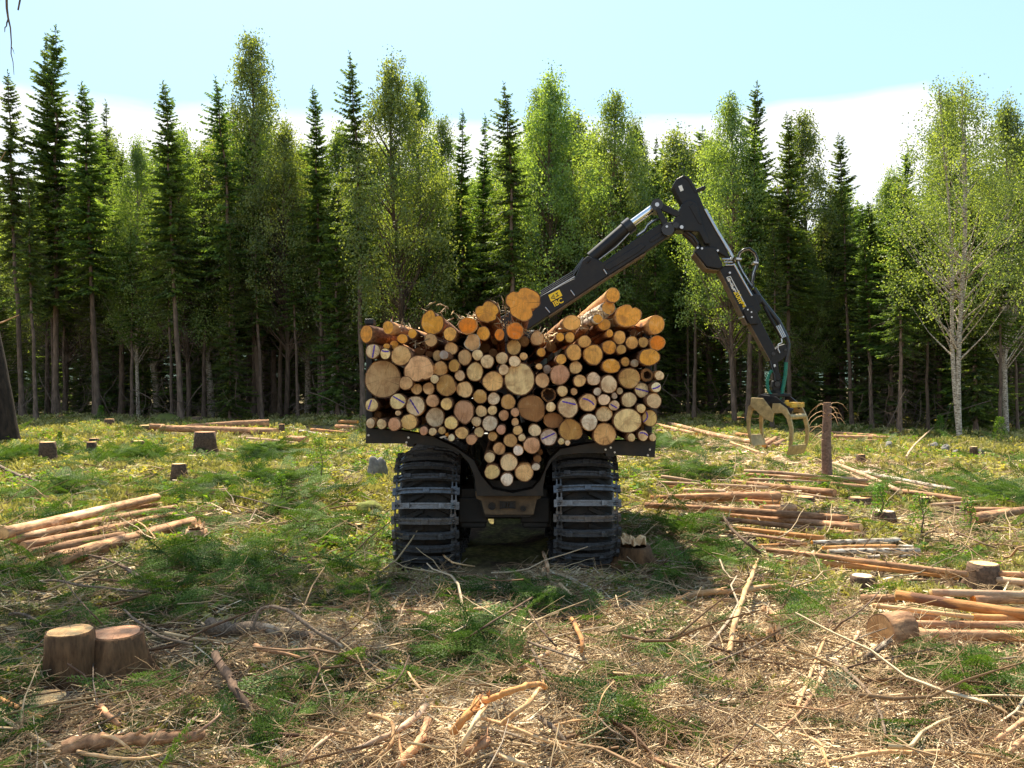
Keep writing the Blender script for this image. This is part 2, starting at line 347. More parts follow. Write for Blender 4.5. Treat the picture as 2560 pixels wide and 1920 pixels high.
ST=[(2,455,455,142,815,'left and taller one of the two near stumps at the lower left','t',.12),(2,745,468,158,785,'right near stump with grey sawn top and spreading roots','r',.55),
(1,305,270,45,388,'stump with pale top wrapped in dead branches, far left','y',.3),(1,590,270,29,372,'narrow upright stump in front of its twin, left background','t',.1),(1,606,246,27,292,'low stump hidden behind the narrow upright one','y',.1),
(1,885,262,36,300,'small leaning stump alone between the narrow stump and the tallest one','y',.2),(1,1320,205,62,355,'tallest and widest background stump before the long brown log','r',.35),(1,1148,410,39,492,'round stump standing in leafy herbs left of the machine','y',.15),
(1,705,122,27,172,'dark stump at the wood edge beside the bright green sprig','t',.2),(1,945,162,44,200,'low wide stump touching the stub of the background pile','y',.1),(1,1268,108,29,148,'stump behind the long brown background log','t',.2),
(1,1812,155,18,218,'slim tall stump at the right end of the long background log','t',.05),(1,470,132,14,146,'tiny stump near the wood edge, left background','t',.1),(1,1910,185,22,205,'little stump right of the slim tall one','y',.1),
(1,2222,738,34,785,'stump in the herbs just left of the steel track','y',.15),(1,2300,798,26,830,'low stump half under herbs beside the track','t',.2),
(4,1310,345,18,380,'small dark stump alone on open ground right of the pole','t',.5),(4,912,395,21,420,'small low stump left of the standing pole','y',.4),(4,1438,658,52,708,'flat low stump with a clean grey-cream top, right of the long row','w',.1),
(4,1650,580,32,610,'low stump close to the dark brown fan log','c',.1),(4,1303,582,50,625,'broad shaded stump just below the standing pole','t',.2),(4,1000,578,46,615,'square-looking stump at the right end of the dark-ended log','t',.15),
(4,545,468,24,490,'little stump behind the straight pale pole','w',.2),(4,1322,1015,57,1078,'sunlit low stump in front of the pale-to-brown log','w',.2),(4,1505,220,18,255,'stump at the right end of the shaded pile','o',.2),
(4,1935,302,18,345,'pale-topped stump beside the grey stones','c',.1),(4,1990,948,70,1080,'tall moss-covered stump at the right with a yellow-green top','y',.2),(4,500,300,20,318,'tiny flat stump left of the open claw','r',.3),
(2,270,945,140,990,'wide stump cut flush with the ground below the two near stumps','y',.0)]

BR=[(5,[(150,217),(300,195),(450,190),(600,168),(720,160),(850,190),(960,200)],38,26,.10,'peeled','crooked pale-topped branch lying across green boughs right of the machine'),
(5,[(575,0),(545,90),(510,160),(470,280),(430,400),(402,560)],24,40,.16,'peeled','sun-bleached peeled branch leaning down toward the camera'),
(5,[(820,912),(870,780),(930,630),(990,480)],26,18,.12,'peeled','left pale stick of the crossed pair in the right foreground'),
(5,[(650,1090),(790,980),(870,890),(940,780),(990,660)],16,24,.10,'log_pink','brownish stick crossing the left pale stick'),
(5,[(1040,620),(1130,690),(1240,790),(1300,880),(1335,960),(1360,1070)],22,18,.10,'log_grey','bent grey stick running down to the right foreground'),
(5,[(880,1278),(1040,1235),(1200,1200),(1350,1178),(1500,1180),(1700,1182),(1850,1200),(2000,1240)],22,32,.06,'peeled','long pale branch along the bottom right frame edge'),
(5,[(1040,440),(1090,385),(1150,350),(1250,270),(1350,160)],14,7,.30,'spruce_bark','thin dark twig rising left of the sawn butt log'),
(5,[(1000,605),(1090,545),(1200,480),(1300,440),(1400,410)],10,6,.22,'log_grey','thin bowed twig in front of the butt log'),
(5,[(810,1060),(940,1110),(985,1190),(1010,1278)],10,20,.10,'peeled','curved yellowish stick at the bottom, right of centre'),
(5,[(690,885),(850,905),(1000,920),(1110,890),(1210,855)],12,8,.14,'log_pink','shallow curved twig across the crossed pair'),
(5,[(1130,662),(1260,625),(1400,600),(1600,555),(1800,510)],14,7,.22,'spruce_bark','long dark twig above the hanging green boughs on the right'),
(5,[(2040,1112),(2120,1050),(2212,985)],30,32,.12,'log_pink','brown branch end at the right frame edge, upper one'),
(5,[(2115,1195),(2160,1140),(2212,1090)],36,36,.06,'log_pink','brown branch end at the right frame edge, lower one'),
(5,[(1230,600),(1300,560),(1390,492)],34,38,.10,'log_grey','lichen-grey knotty branch piece below the butt log'),
(5,[(160,702),(310,632),(430,580),(550,530),(700,440),(850,370)],16,10,.12,'log_grey','grey stick slanting up over the chips toward the pale stumps'),
(5,[(1460,1030),(1530,1005),(1600,990)],26,14,.08,'spruce_bark','short dark stick among the hanging green boughs'),
(5,[(620,300),(680,340),(740,372)],40,28,.06,'log_pink','short fat branch stub below the crooked branch'),
(5,[(1920,820),(1960,860),(2000,890)],12,10,.06,'peeled','small pale stick on the right among boughs'),
(5,[(1160,590),(1165,520),(1195,440)],18,24,.16,'log_pink','short upright stick left of the lichen-grey piece'),
(3,[(925,980),(1010,950),(1100,915),(1200,880),(1280,868),(1330,888)],44,30,.42,'log_orange','arched orange peeled branch, most striking one in the foreground'),
(3,[(1050,1122),(1130,1060),(1200,1010),(1250,950),(1290,895)],36,28,.30,'peeled','smooth peeled branch running down from the arch tip'),
(3,[(725,1180),(790,1100),(850,1030),(900,960)],60,46,.22,'log_orange','thick peeled stem rising to the left end of the arch'),
(3,[(780,1290),(830,1170),(880,1090),(930,1000)],30,40,.26,'splinter','splintered strip hanging beside the thick peeled stem'),
(3,[(0,1322),(150,1270),(300,1200),(400,1140),(480,1080),(540,1010)],30,48,.10,'log_pale','bowed yellowish stem in the lower left of the brush heap'),
(3,[(370,1392),(440,1310),(500,1240),(535,1170),(550,1110)],70,50,.10,'log_brown','stout reddish-brown branch at the bottom left of the brush heap'),
(3,[(165,1070),(250,1090),(310,1120),(325,1200),(300,1280),(200,1370)],26,22,.14,'peeled','hooked pale root-like branch left of the stout brown one'),
(3,[(755,600),(860,535),(960,470),(1100,385),(1240,300)],12,14,.30,'spruce_bark','straight dark stick crossing in front of the machine'),
(3,[(175,930),(260,905),(330,868),(390,780),(430,680)],14,9,.22,'spruce_bark','curved dark twig left of the centre boughs'),
(3,[(1190,350),(1240,420),(1285,490),(1340,560),(1400,622)],10,16,.24,'spruce_bark','dark stick slanting right across the centre boughs'),
(3,[(625,480),(700,440),(780,405),(860,380),(960,368)],14,26,.16,'peeled','smooth pale curved branch in front of the left track'),
(3,[(285,388),(400,390),(560,396)],36,26,.05,'log_pink','short grey-brown log piece before the left track'),
(3,[(905,1092),(1060,1135),(1200,1190),(1350,1250),(1510,1305)],22,24,.16,'peeled','long tan stick running right below the arch'),
(3,[(1210,590),(1350,640),(1500,690),(1620,740)],20,12,.16,'log_grey','lichen-spotted stick in the centre right brush'),
(3,[(1240,640),(1290,740),(1330,840)],18,30,.14,'log_grey','grey knobby stick above the arch tip'),
(3,[(1290,1090),(1340,1130),(1400,1180),(1480,1290)],40,34,.12,'log_grey','fat grey lichen branch right of the peeled branch'),
(3,[(810,1325),(880,1280),(950,1240)],58,54,.12,'log_brown','short brown branch with a round sawn end, bottom centre'),
(3,[(1610,1010),(1680,1090),(1750,1165),(1830,1215),(1900,1275)],9,16,.22,'log_grey','thin grey stick right of the bottom centre, with a green clump behind'),
(3,[(1662,1150),(1675,1040),(1700,950),(1735,895),(1780,850)],9,7,.30,'peeled','upright forked yellow twig right of the centre'),
(3,[(1385,1142),(1470,1120),(1540,1108),(1700,1104)],14,14,.16,'peeled','white bare stick pointing right, below the green centre'),
(3,[(1005,1322),(1090,1365),(1200,1405)],36,30,.12,'splinter','flat pale split slab at the bottom centre'),
(3,[(1850,930),(1950,935),(2080,950)],26,18,.04,'log_pale','flat pale log piece in the chips, right of centre'),
(3,[(1500,440),(1540,520),(1570,600),(1560,660)],30,20,.16,'log_orange','torn orange-brown stub standing in the centre right brush'),
(3,[(1150,780),(1220,740),(1330,670),(1390,640)],28,22,.08,'log_pink','reddish branch under the lichen-spotted stick'),
(3,[(570,1018),(680,1025),(810,1048)],12,9,.30,'peeled','thin white stick behind the thick peeled stem'),
(3,[(420,790),(470,860),(540,945)],14,16,.24,'peeled','thin bent stick left of the arch'),
(3,[(650,15),(700,60),(740,75),(860,95)],14,9,.22,'peeled','bent splinter sticking up at the foot of the left track'),
(3,[(1310,0),(1330,60),(1345,130)],20,24,.24,'log_pink','upright broken twig at the foot of the right track'),
(3,[(1420,210),(1470,260),(1530,320)],28,16,.10,'splinter','pale wedge-shaped splinter in the chips, right of the centre boughs'),
(3,[(1990,1335),(2100,1385),(2212,1430)],26,24,.10,'log_pink','brown stick at the bottom, right of centre'),
(2,[(400,1215),(550,1170),(700,1165),(880,1155),(1050,1150),(1200,1140),(1300,1128)],104,60,.06,'log_brown','big broken trunk piece with a shattered pale left end, bottom left'),
(2,[(500,1232),(650,1262),(850,1278),(1000,1262),(1110,1222)],26,14,.12,'peeled','long curved pale splinter hanging under the broken trunk piece'),
(2,[(600,1130),(720,1140),(790,1180),(850,1230)],26,16,.16,'peeled','short pale splinter curling over the broken trunk piece'),
(2,[(1385,610),(1450,720),(1485,780),(1530,860),(1600,950)],62,50,.16,'spruce_bark','dark broken branch with white shattered tips right of the near stumps'),
(2,[(720,10),(820,65),(900,110),(1000,180),(1090,222)],14,30,.14,'log_grey','tapering grey-brown stick slanting behind the near stumps'),
(2,[(200,145),(350,130),(500,160),(680,180),(850,200),(1070,215)],16,14,.16,'log_grey','long grey silvery branch lying far behind the near stumps'),
(2,[(800,320),(870,385),(950,440),(1050,500),(1240,545)],14,20,.20,'log_grey','dark stick running right from above the right near stump'),
(2,[(1630,430),(1655,350),(1720,300),(1850,325),(1940,390),(2050,470),(2212,560)],20,28,.30,'log_grey','arched grey branch over green boughs, lower left'),
(2,[(1340,440),(1420,450),(1600,440),(1850,470),(2100,500)],110,60,.02,'log_grey','thick pale grey fallen trunk half buried in green boughs'),
(2,[(455,345),(600,330),(750,335)],26,24,.05,'log_brown','brown stick right behind the near stumps'),
(2,[(650,945),(700,1000),(770,1062)],44,24,.10,'log_brown','short dark branch stub below the near stumps'),
(2,[(1195,1115),(1215,1060),(1260,1010)],24,20,.20,'log_pale','pale knob of branch rising from the broken trunk'),
(2,[(1270,1115),(1340,1060),(1420,990)],26,16,.20,'log_pale','pale side branch rising right from the broken trunk'),
(2,[(1640,550),(1700,575),(1830,600),(1965,635)],36,12,.12,'log_brown','reddish tapering branch right of the grey fallen trunk'),
(2,[(370,60),(450,180),(550,300),(660,415)],8,9,.40,'spruce_bark','very thin long twig crossing down to the right near stump'),
(2,[(60,350),(130,345),(200,370),(310,432)],16,22,.12,'log_grey','grey crooked stick left of the near stumps'),
(2,[(0,890),(100,940),(200,990),(300,1025)],26,20,.12,'log_orange','orange-brown stick over the flush stump'),
(2,[(600,660),(600,780),(625,925)],8,10,.16,'log_grey','thin bare twig standing in front of the near stumps'),
(2,[(1930,1330),(2000,1230),(2110,1140),(2212,1090)],20,26,.18,'log_pink','pinkish branch entering the brush heap from the lower left'),
(1,[(0,425),(100,475),(180,500),(240,525)],20,18,.10,'log_grey','grey branch reaching in from the left edge, middle distance'),
(1,[(1270,598),(1500,615),(1750,675),(1950,720),(2150,758)],10,10,.10,'log_grey','long thin grey pole lying in herbs left of the machine'),
(1,[(490,985),(650,1015),(800,1075),(960,1157)],12,20,.14,'spruce_bark','thin dark stick below the front log of the left pile'),
(1,[(850,770),(900,790),(960,840),(1000,890)],10,8,.12,'peeled','thin bent twig lying across the left pile'),
(1,[(1080,990),(1180,945),(1280,900),(1350,850)],9,12,.16,'log_grey','grey stick leaning by the broken reddish stump'),
(1,[(1600,800),(1620,750),(1650,700)],12,8,.20,'log_grey','small upright stick in the herbs, middle left'),
(4,[(540,672),(590,750),(640,800),(700,850),(750,890)],14,18,.40,'spruce_bark','dark crooked stick jutting up between the log row and green boughs'),
(4,[(1710,195),(1650,250),(1600,300),(1560,360)],6,12,.30,'log_pale','long pale dead branch leaning by the wood edge on the right'),
(4,[(1830,770),(1900,800),(1990,840),(2060,862)],9,9,.12,'spruce_bark','dark thin stick in the ferns on the far right')]
SEG=[]
for (f,x1,y1,x2,y2,t1,t2,mt,ec,lf,g,lb) in GLG:
    a=pt(f,x1,y1,.06); b=pt(f,x2,y2,.06); k=FR[f][2]; SEG.append((a.x,a.y,b.x,b.y,max(t1*k/2/F*a.y,t2*k/2/F*b.y)))
for (f,tx,ty,rw,by,lb,ec,fl) in ST:
    g=onground(*s2(f,tx,by)); r=rw*FR[f][2]/F*g.y; SEG.append((g.x,g.y+r*.6,g.x,g.y+r,r*1.1)); 
for (f,pts,t1,t2,lf,mt,lb) in BR:
    if max(t1,t2)<18: continue
    q=[onground(*s2(f,x,y)) for x,y in pts]
    for a,b in zip(q,q[1:]): SEG.append((a.x,a.y-.05,b.x,b.y-.05,max(t1,t2)*FR[f][2]/2/F*a.y*.8))
def freemask(x,y,pad=.0,front=.10):
    k=np.ones(len(x),bool)
    for ax,ay,bx,by,r in SEG:
        # keep the strip just in front of each log free as well, so that the log shows
        for off in (0,front):
            dx,dy=bx-ax,by-ay; L=dx*dx+dy*dy+1e-9; t=np.clip(((x-ax)*dx+(y+off-ay)*dy)/L,0,1); d=np.hypot(x-ax-t*dx,y+off-ay-t*dy); k&=d>r+pad
    return k
# ------------------------------------------------------------------ land cover
def zone(lst):
    out=[]
    for px,py,rx,ry in lst:
        p=onground(px,py); Y=p.y; out.append((p.x,Y,rx/F*Y,ry*Y*Y/(F*H)))
    return out
CH=zone([(1110,1520,200,60),(1600,1560,230,90),(1830,1620,260,90),(1250,1830,420,120),(1700,1800,330,130),(2050,1560,200,60),
         (1000,1600,200,70),(1640,1330,110,110),(1740,1120,220,40),(1950,1160,200,30),(2150,1180,300,35),(1850,1260,230,40),
         (2300,1830,300,120),(1300,1470,260,40),(2400,1660,200,50),(800,1640,140,50),(1120,1440,140,20),(2350,1330,120,30)])
BO=zone([(560,1480,260,90),(700,1620,190,80),(180,1770,250,100),(620,1770,260,90),(1180,1640,220,70),(1330,1530,150,60),
         (1560,1800,120,80),(1720,1340,110,50),(1780,1450,200,60),(1930,1500,150,50),(2330,1690,230,120),
         (60,1440,110,100),(150,1880,240,60),(1330,1690,260,90),(1880,1610,150,45),(750,1255,80,25),(900,1500,100,60),(1620,1120,160,20),
         (1750,1195,80,15),(1950,1060,120,15),(2500,1250,120,60),(300,1560,220,60),(850,1850,200,60),(1060,1900,300,50),(2100,1800,160,60),(420,1430,200,50),(150,1240,110,22),(330,1150,90,16),(520,1240,120,22),(660,1140,90,14),(90,1340,90,30),(800,1340,70,40),(460,1330,160,26),(700,1210,90,18),(2150,1230,120,22),(2450,1450,90,30),(60,1150,90,18)])
def wz(Z,x,y,p=2):
    w=np.zeros_like(x)
    for cx,cy,rx,ry in Z: w=np.maximum(w,np.exp(-(((x-cx)/rx)**2+((y-cy)/ry)**2)**(p/2)))
    return w
# ground sheet
def ground():
    ys=np.concatenate([-np.geomspace(3000,3,14),np.linspace(-2,3,12),np.linspace(3.1,16,200),np.linspace(16.2,60,150),np.geomspace(61,3000,26)])
    xh=np.concatenate([np.linspace(0,9,100),np.linspace(9.2,45,100),np.geomspace(46,3000,24)]); xs=np.concatenate([-xh[:0:-1],xh])
    X,Y=np.meshgrid(xs,ys); Z=gz(X,Y)
    near=(Y>3)&(Y<60)&(abs(X)<45)
    n=np.zeros_like(Z)
    for i in range(6):
        f=2.3*1.55**i; a=.018/1.25**i; ph=rng.uniform(0,6,4)
        n+=a*np.sin(f*X+ph[0]+1.3*np.sin(f*.7*Y+ph[1]))*np.cos(f*Y+ph[2]+1.1*np.sin(f*.8*X+ph[3]))
    Z=Z+np.where(near,n,0)-.055
    far=np.clip((np.hypot(X,Y-20)-150)/1500,0,1); Z=Z-far*0
    nx=len(xs); i=np.arange(len(ys)-1)[:,None]*nx+np.arange(nx-1)[None,:]; i=i.ravel()
    Fc=np.stack([i,i+1,i+nx+1,i+nx],1)
    k=Nt('ground_soil'); v=k.coord('Object'); ch=k.n('Attribute',attribute_name='chip').outputs['Fac']
    n1=k.noise(1.1,5,v,.6); n2=k.noise(14,6,v,.7); n3=k.noise(70,4,v,.7)
    moss=k.ramp(n2,[(.3,(.06,.055,.016)),(.5,(.17,.15,.045)),(.7,(.36,.30,.11))])
    soil=k.ramp(n2,[(.3,(.035,.022,.014)),(.55,(.12,.075,.045)),(.75,(.24,.16,.10))])
    c=k.mix(k.ramp(n1,[(.42,(0,0,0)),(.58,(1,1,1))]),moss,soil)
    chc=k.ramp(n3,[(.32,(.06,.036,.022)),(.5,(.24,.155,.085)),(.7,(.55,.39,.22))])
    c=k.mix(ch,c,chc); k.bump(n3,.8,.03)
    me=npmesh('ground',np.stack([X,Y,Z],-1).reshape(-1,3),Fc,k.done(c,.95),True,{'chip':np.clip(wz(CH,X,Y)*1.2,0,1).ravel()})
    tag(link('ground',me),kind='structure')
ground()
def hills():
    V=[];n=60
    prof=lambda t:55+25*math.sin(t*2.1+.6)+25*math.sin(t*6.3)+14*math.sin(t*17)+(70 if t>.2 else 70*math.exp(-((t-.2)/.5)**2))
    for i in range(n+1):
        t=-1+2.4*i/n
        for r,h in ((700,0),(900,.7),(1050,1),(1400,.3),(1900,0)): V.append((r*math.sin(t),r*math.cos(t),h*prof(t)*.95+ (3*random.random() if h else -2)))
    Fc=[(i*5+j,(i+1)*5+j,(i+1)*5+j+1,i*5+j+1) for i in range(n) for j in range(4)]
    k=Nt('hill_forest'); c=k.ramp(k.noise(.06,8,k.coord('Object'),.7),[(.3,(.04,.075,.06)),(.7,(.10,.16,.13))])
    tag(link('hills',npmesh('hills',V,Fc,k.done(c,1),False)),kind='structure')
hills()
# ------------------------------------------------------------------ scattering (baked with numpy)
def bake(V,Fc,pos,rot,sc,rnd=None,rj=.0):
    N=len(pos); n=len(V); sc=np.asarray(sc,dtype=float); sc=sc if sc.ndim==2 else sc[:,None]*np.ones((1,3))
    out=np.einsum('nij,nkj->nki',rot,V[None]*sc[:,None,:])+pos[:,None,:]
    FF=(Fc[None]+(np.arange(N)*n)[:,None,None]).reshape(-1,Fc.shape[1])
    if rnd is None: rnd=rng.random(N)
    r=np.repeat(rnd,n)
    if rj: r=np.clip(r+np.repeat(rng.normal(0,rj,N),n),0,1)
    return out.reshape(-1,3),FF,r
def rotz(a,tx=None,ty=None):
    N=len(a); c,s=np.cos(a),np.sin(a); Rz=np.zeros((N,3,3)); Rz[:,0,0]=c;Rz[:,0,1]=-s;Rz[:,1,0]=s;Rz[:,1,1]=c;Rz[:,2,2]=1
    if tx is None: return Rz
    c,s=np.cos(tx),np.sin(tx); Rx=np.zeros((N,3,3)); Rx[:,0,0]=1;Rx[:,1,1]=c;Rx[:,1,2]=-s;Rx[:,2,1]=s;Rx[:,2,2]=c
    c,s=np.cos(ty),np.sin(ty); Ry=np.zeros((N,3,3)); Ry[:,1,1]=1;Ry[:,0,0]=c;Ry[:,0,2]=s;Ry[:,2,0]=-s;Ry[:,2,2]=c
    return Rz@Ry@Rx
def join(parts):
    V=[];Fs=[];r=[];b=0
    for v,f,q in parts: V.append(v);Fs.append(f+b);r.append(q);b+=len(v)
    return np.concatenate(V),np.concatenate(Fs),np.concatenate(r)
def stuff(name,parts,mat,parent=None):
    V,Fc,r=join(parts); me=npmesh(name,V,Fc,M[mat],False,{'rnd':r}); o=link(name,me)
    if parent: o.parent=parent; o.location=-parent.location
    tag(o,kind='stuff'); return o
def spread(N,y0,y1,pw=1.0,mar=1.12,x0=0):
    u=rng.random(N)
    if pw==1.0: y=y0*(y1/y0)**u
    else: k=1-pw; y=(y0**k+(y1**k-y0**k)*u)**(1/k)
    hw=.61*y*1.08+2.4; x=rng.uniform(-1,1,N)*hw; return x,y
def vehicle_mask(x,y): return ~((abs(x+.05)<1.35)&(y>9.0)&(y<14.6))
def clump(x,y,sc,seed=0):
    r=np.random.default_rng(seed); s=np.zeros_like(x)
    for i in range(5):
        a=r.uniform(0,6.28); f=sc*1.7**i; s+=np.sin(f*(x*np.cos(a)+y*np.sin(a))+r.uniform(0,6))*np.sin(f*(y*np.cos(a)-x*np.sin(a))+r.uniform(0,6))/1.4**i
    return s
# templates -----------------------------------------------------------
def rosette(n,h=1.0):
    V=[];Fs=[]
    for i in range(n):
        a=i*2.4+random.random()*.5; r=.35+.5*random.random(); z=h*(.35+.65*random.random()); w=.26
        c,s=math.cos(a),math.sin(a); b=len(V)
        V+=[(c*r*.2,s*r*.2,z*.8),(c*r*.6-s*w,s*r*.6+c*w,z),(c*r*1.1,s*r*1.1,z*.85),(c*r*.6+s*w,s*r*.6-c*w,z)]
        Fs+=[(b,b+1,b+2),(b,b+2,b+3)]
    return np.array(V),np.array(Fs)
def grassblade(n):
    V=[];Fs=[]
    for i in range(n):
        a=random.random()*6.28; l=random.uniform(.5,1); x,y=random.uniform(-.3,.3),random.uniform(-.3,.3); c,s=math.cos(a),math.sin(a); w=.035; o=random.uniform(.1,.6); b=len(V)
        V+=[(x-s*w,y+c*w,0),(x+s*w,y-c*w,0),(x+c*o*.5,y+s*o*.5,l*.8),(x+c*o,y+s*o,l*.9)]
        Fs+=[(b,b+1,b+2),(b+1,b+3,b+2)]
    return np.array(V),np.array(Fs)
def bough(seed,tw=12,L=1.0,nl=.034,dens=.62):        # flat spruce spray: stem, side twigs, needles
    r=random.Random(seed); V=[];Fs=[]
    def needle(p,d,up,l,w):
        b=len(V); s=d.cross(up).normalized()*w; V.extend([tuple(p-s),tuple(p+s),tuple(p+d*l)]); Fs.append((b,b+1,b+2))
    def twig(p0,d,l):
        n=max(3,int(l/.020*dens)); side=d.cross(Vector((0,0,1))).normalized()
        for i in range(n):
            t=i/n; p=p0+d*l*t-Vector((0,0,.10*l*t*t*2))
            for sgn in (-1,1):
                nd=(d*.75+side*sgn*r.uniform(.5,.9)+Vector((0,0,r.uniform(-.15,.4)))).normalized(); needle(p,nd,Vector((0,0,1)),nl*r.uniform(.8,1.2)*(1.15-.5*t),nl*.25)
            if i%2==0: needle(p,(d*.8+Vector((0,0,.7))).normalized(),side,nl,nl*.25)
    for i in range(tw):
        t=(i+.6)/tw; base=Vector((L*t,0,-.10*L*t*t)); l=L*.42*(1-t)**.8+.07
        for sgn in (-1,1):
            d=Vector((.75,sgn*.8,r.uniform(-.25,.12))).normalized(); twig(base,d,l*r.uniform(.75,1.1))
            if l>.22: m=base+d*l*.45; twig(m,Vector((1,-sgn*.15,-.1)).normalized(),l*.4); twig(m,Vector((.2,sgn*1,-.1)).normalized(),l*.35)
    twig(Vector((L*.55,0,-.03*L)),Vector((1,0,-.12)).normalized(),L*.5)
    nv=len(V); b=len(V)                               # woody stem
    for i in range(5):
        t=i/4; w=.008*(1-t)+.002; V.extend([(L*t,-w,-.10*L*t*t),(L*t,w,-.10*L*t*t),(L*t,0,-.10*L*t*t+w*1.6)])
    for i in range(4):
        for k in range(3):
            a,c=b+i*3+k,b+i*3+(k+1)%3; Fs.append((a,c,c+3)); Fs.append((a,c+3,a+3))
    return np.array(V),np.array(Fs)
def sticktpl(seed,seg=5,n=3,curv=.30,forks=0):
    r=random.Random(seed); V=[];Fs=[]
    def st(p,d,l,rad):
        b=len(V); pts=[]; q=Vector(p); dd=Vector(d)
        for i in range(seg+1):
            pts.append(q.copy()); dd=(dd+Vector((r.uniform(-1,1),r.uniform(-1,1),r.uniform(-.6,.6)))*curv).normalized(); q=q+dd*l/seg
        for i,pp in enumerate(pts):
            w=rad*(1-.6*i/seg); a=Vector((-dd.y,dd.x,0)).normalized()
            for k in range(n): th=6.283*k/n; V.append(tuple(pp+a*math.cos(th)*w+Vector((0,0,1))*math.sin(th)*w))
        for i in range(seg):
            for k in range(n):
                a_,c=b+i*n+k,b+i*n+(k+1)%n; Fs.append((a_,c,c+n)); Fs.append((a_,c+n,a_+n))
        return pts
    pts=st((-.5,0,0),(1,0,0),1,.011)
    for i in range(forks):
        j=r.randint(1,seg-1); p=pts[j]; st(p,(r.uniform(.4,.9),r.choice((-1,1))*r.uniform(.4,.9),r.uniform(-.1,.35)),r.uniform(.2,.45),.006)
    return np.array(V),np.array(Fs)
def sc_ground(N,y0,y1,tpls,size,pw,wfun,mat,name,zoff=0,tilt=.25,grow=.6,keepveh=True,lift=0):
    parts=[]; per=N//len(tpls)
    for V,Fc in tpls:
        x,y=spread(per*3,y0,y1,pw); w=wfun(x,y); k=rng.random(len(x))<w
        if keepveh: k&=vehicle_mask(x,y)
        x,y=x[k],y[k]; k=freemask(x,y,.07,.28)
        x,y=x[k][:per],y[k][:per]; n=len(x)
        if n==0: continue
        s=rng.uniform(size[0],size[1],n)*(y/6)**grow
        z=gz(x,y)+zoff+rng.random(n)*lift
        rot=rotz(rng.uniform(0,6.28,n),rng.normal(0,tilt,n),rng.normal(0,tilt,n))
        parts.append(bake(V,Fc,np.stack([x,y,z],1),rot,s))
    return stuff(name,parts,mat)
chip=lambda x,y:wz(CH,x,y); bo=lambda x,y:wz(BO,x,y,3)
sc_ground(50000,4.0,52,[rosette(7) for _ in range(4)],(.030,.075),1.35,
    lambda x,y:np.clip(.30+1.0*clump(x,y,1.2,3),0.02,1)*(1-.93*chip(x,y))*(1-.8*bo(x,y))*np.clip((y-4)/6,.10,1),'herb_leaves','ground_herbs',-.01,.3,.55)
sc_ground(33000,4.0,56,[grassblade(12) for _ in range(4)],(.06,.14),1.3,
    lambda x,y:np.clip(.4+.5*clump(x,y,.8,9),.02,1)*(1-.9*chip(x,y))*(1-.8*bo(x,y))*np.clip((y-4)/7,.12,1),'moss_tufts','grass',-.02,.25,.5)
sc_ground(5000,9,60,[rosette(9,1.2) for _ in range(3)],(.05,.11),1.5,
    lambda x,y:np.clip(.1+.9*clump(x,y,.5,21),0,1)*(1-.9*chip(x,y)),'fern_leaves','low_green_plants',.0,.3,.4)
# spruce boughs cut off and left on the ground
BT=[bough(s) for s in range(5)]
def boughs():
    parts=[]
    for i,(V,Fc) in enumerate(BT):
        xs=[];ys=[];zs=[]
        for cx,cy,rx,ry in BO:
            n=int(min(60,max(5,24*rx*ry))*(1.6 if cy<8 and cx<1.2 else 1))
            x=cx+rng.normal(0,.55,n)*rx; y=cy+rng.normal(0,.55,n)*ry
            d=((x-cx)/rx)**2+((y-cy)/ry)**2
            xs.append(x);ys.append(y);zs.append(rng.random(n)*.30*np.exp(-d)+.01)
        x,y=spread(900,4.2,40,1.3); xs.append(x);ys.append(y);zs.append(rng.random(len(x))*.06)
        x=np.concatenate(xs);y=np.concatenate(ys);z=np.concatenate(zs); k=(y>3.6)&vehicle_mask(x,y+.25)&freemask(x,y,.12,.2); x,y,z=x[k],y[k],z[k]
        n=len(x); s=rng.uniform(.25,.55,n)*(y/7)**.35
        rot=rotz(rng.uniform(0,6.28,n),rng.normal(0,.35,n),rng.normal(-.05,.3,n))
        parts.append(bake(V,Fc,np.stack([x,y,gz(x,y)+z],1),rot,s))
    stuff('spruce_boughs',parts,'bough_needles')
boughs()
STK=[sticktpl(s,forks=f) for s,f in ((1,0),(2,0),(3,2),(4,3),(5,0))]
def twigs():
    parts=[]
    for (V,Fc) in STK:
        for (N,y0,y1,l0,l1,wf,lift) in ((90,4.0,12,.5,1.2,lambda x,y:np.clip(.25+chip(x,y)+.5*bo(x,y),0,1),.16),(3500,4.0,11,.10,.5,lambda x,y:np.clip(.25+chip(x,y)+.35*bo(x,y),0,1),.10),
                                   (2200,9,50,.15,.8,lambda x,y:np.clip(.55+.5*chip(x,y),0,1),.10)):
            x,y=spread(N*2,y0,y1,1.25); k=(rng.random(len(x))<wf(x,y))&vehicle_mask(x,y)&freemask(x,y,.02,.05); x,y=x[k][:N],y[k][:N]; n=len(x)
            l=l0*(l1/l0)**rng.random(n); th=rng.uniform(.6,1.5,n)*(1 if y0<8 else 1.3)*np.where(l>.9,1.5,1)
            sc=np.stack([l,l,np.minimum(l,.8)],1)*np.stack([np.ones(n),th*.8+.2,th],1)
            # run mostly sideways, as the machine has combed them
            a=np.where(rng.random(n)<.6,rng.normal(0,.45,n),rng.uniform(0,6.28,n))
            rot=rotz(a,rng.normal(0,.2,n),rng.normal(0,.16,n))
            parts.append(bake(V,Fc,np.stack([x,y,gz(x,y)+.005+rng.random(n)*lift],1),rot,sc))
    stuff('broken_twigs',parts,'twig_mix')
twigs()
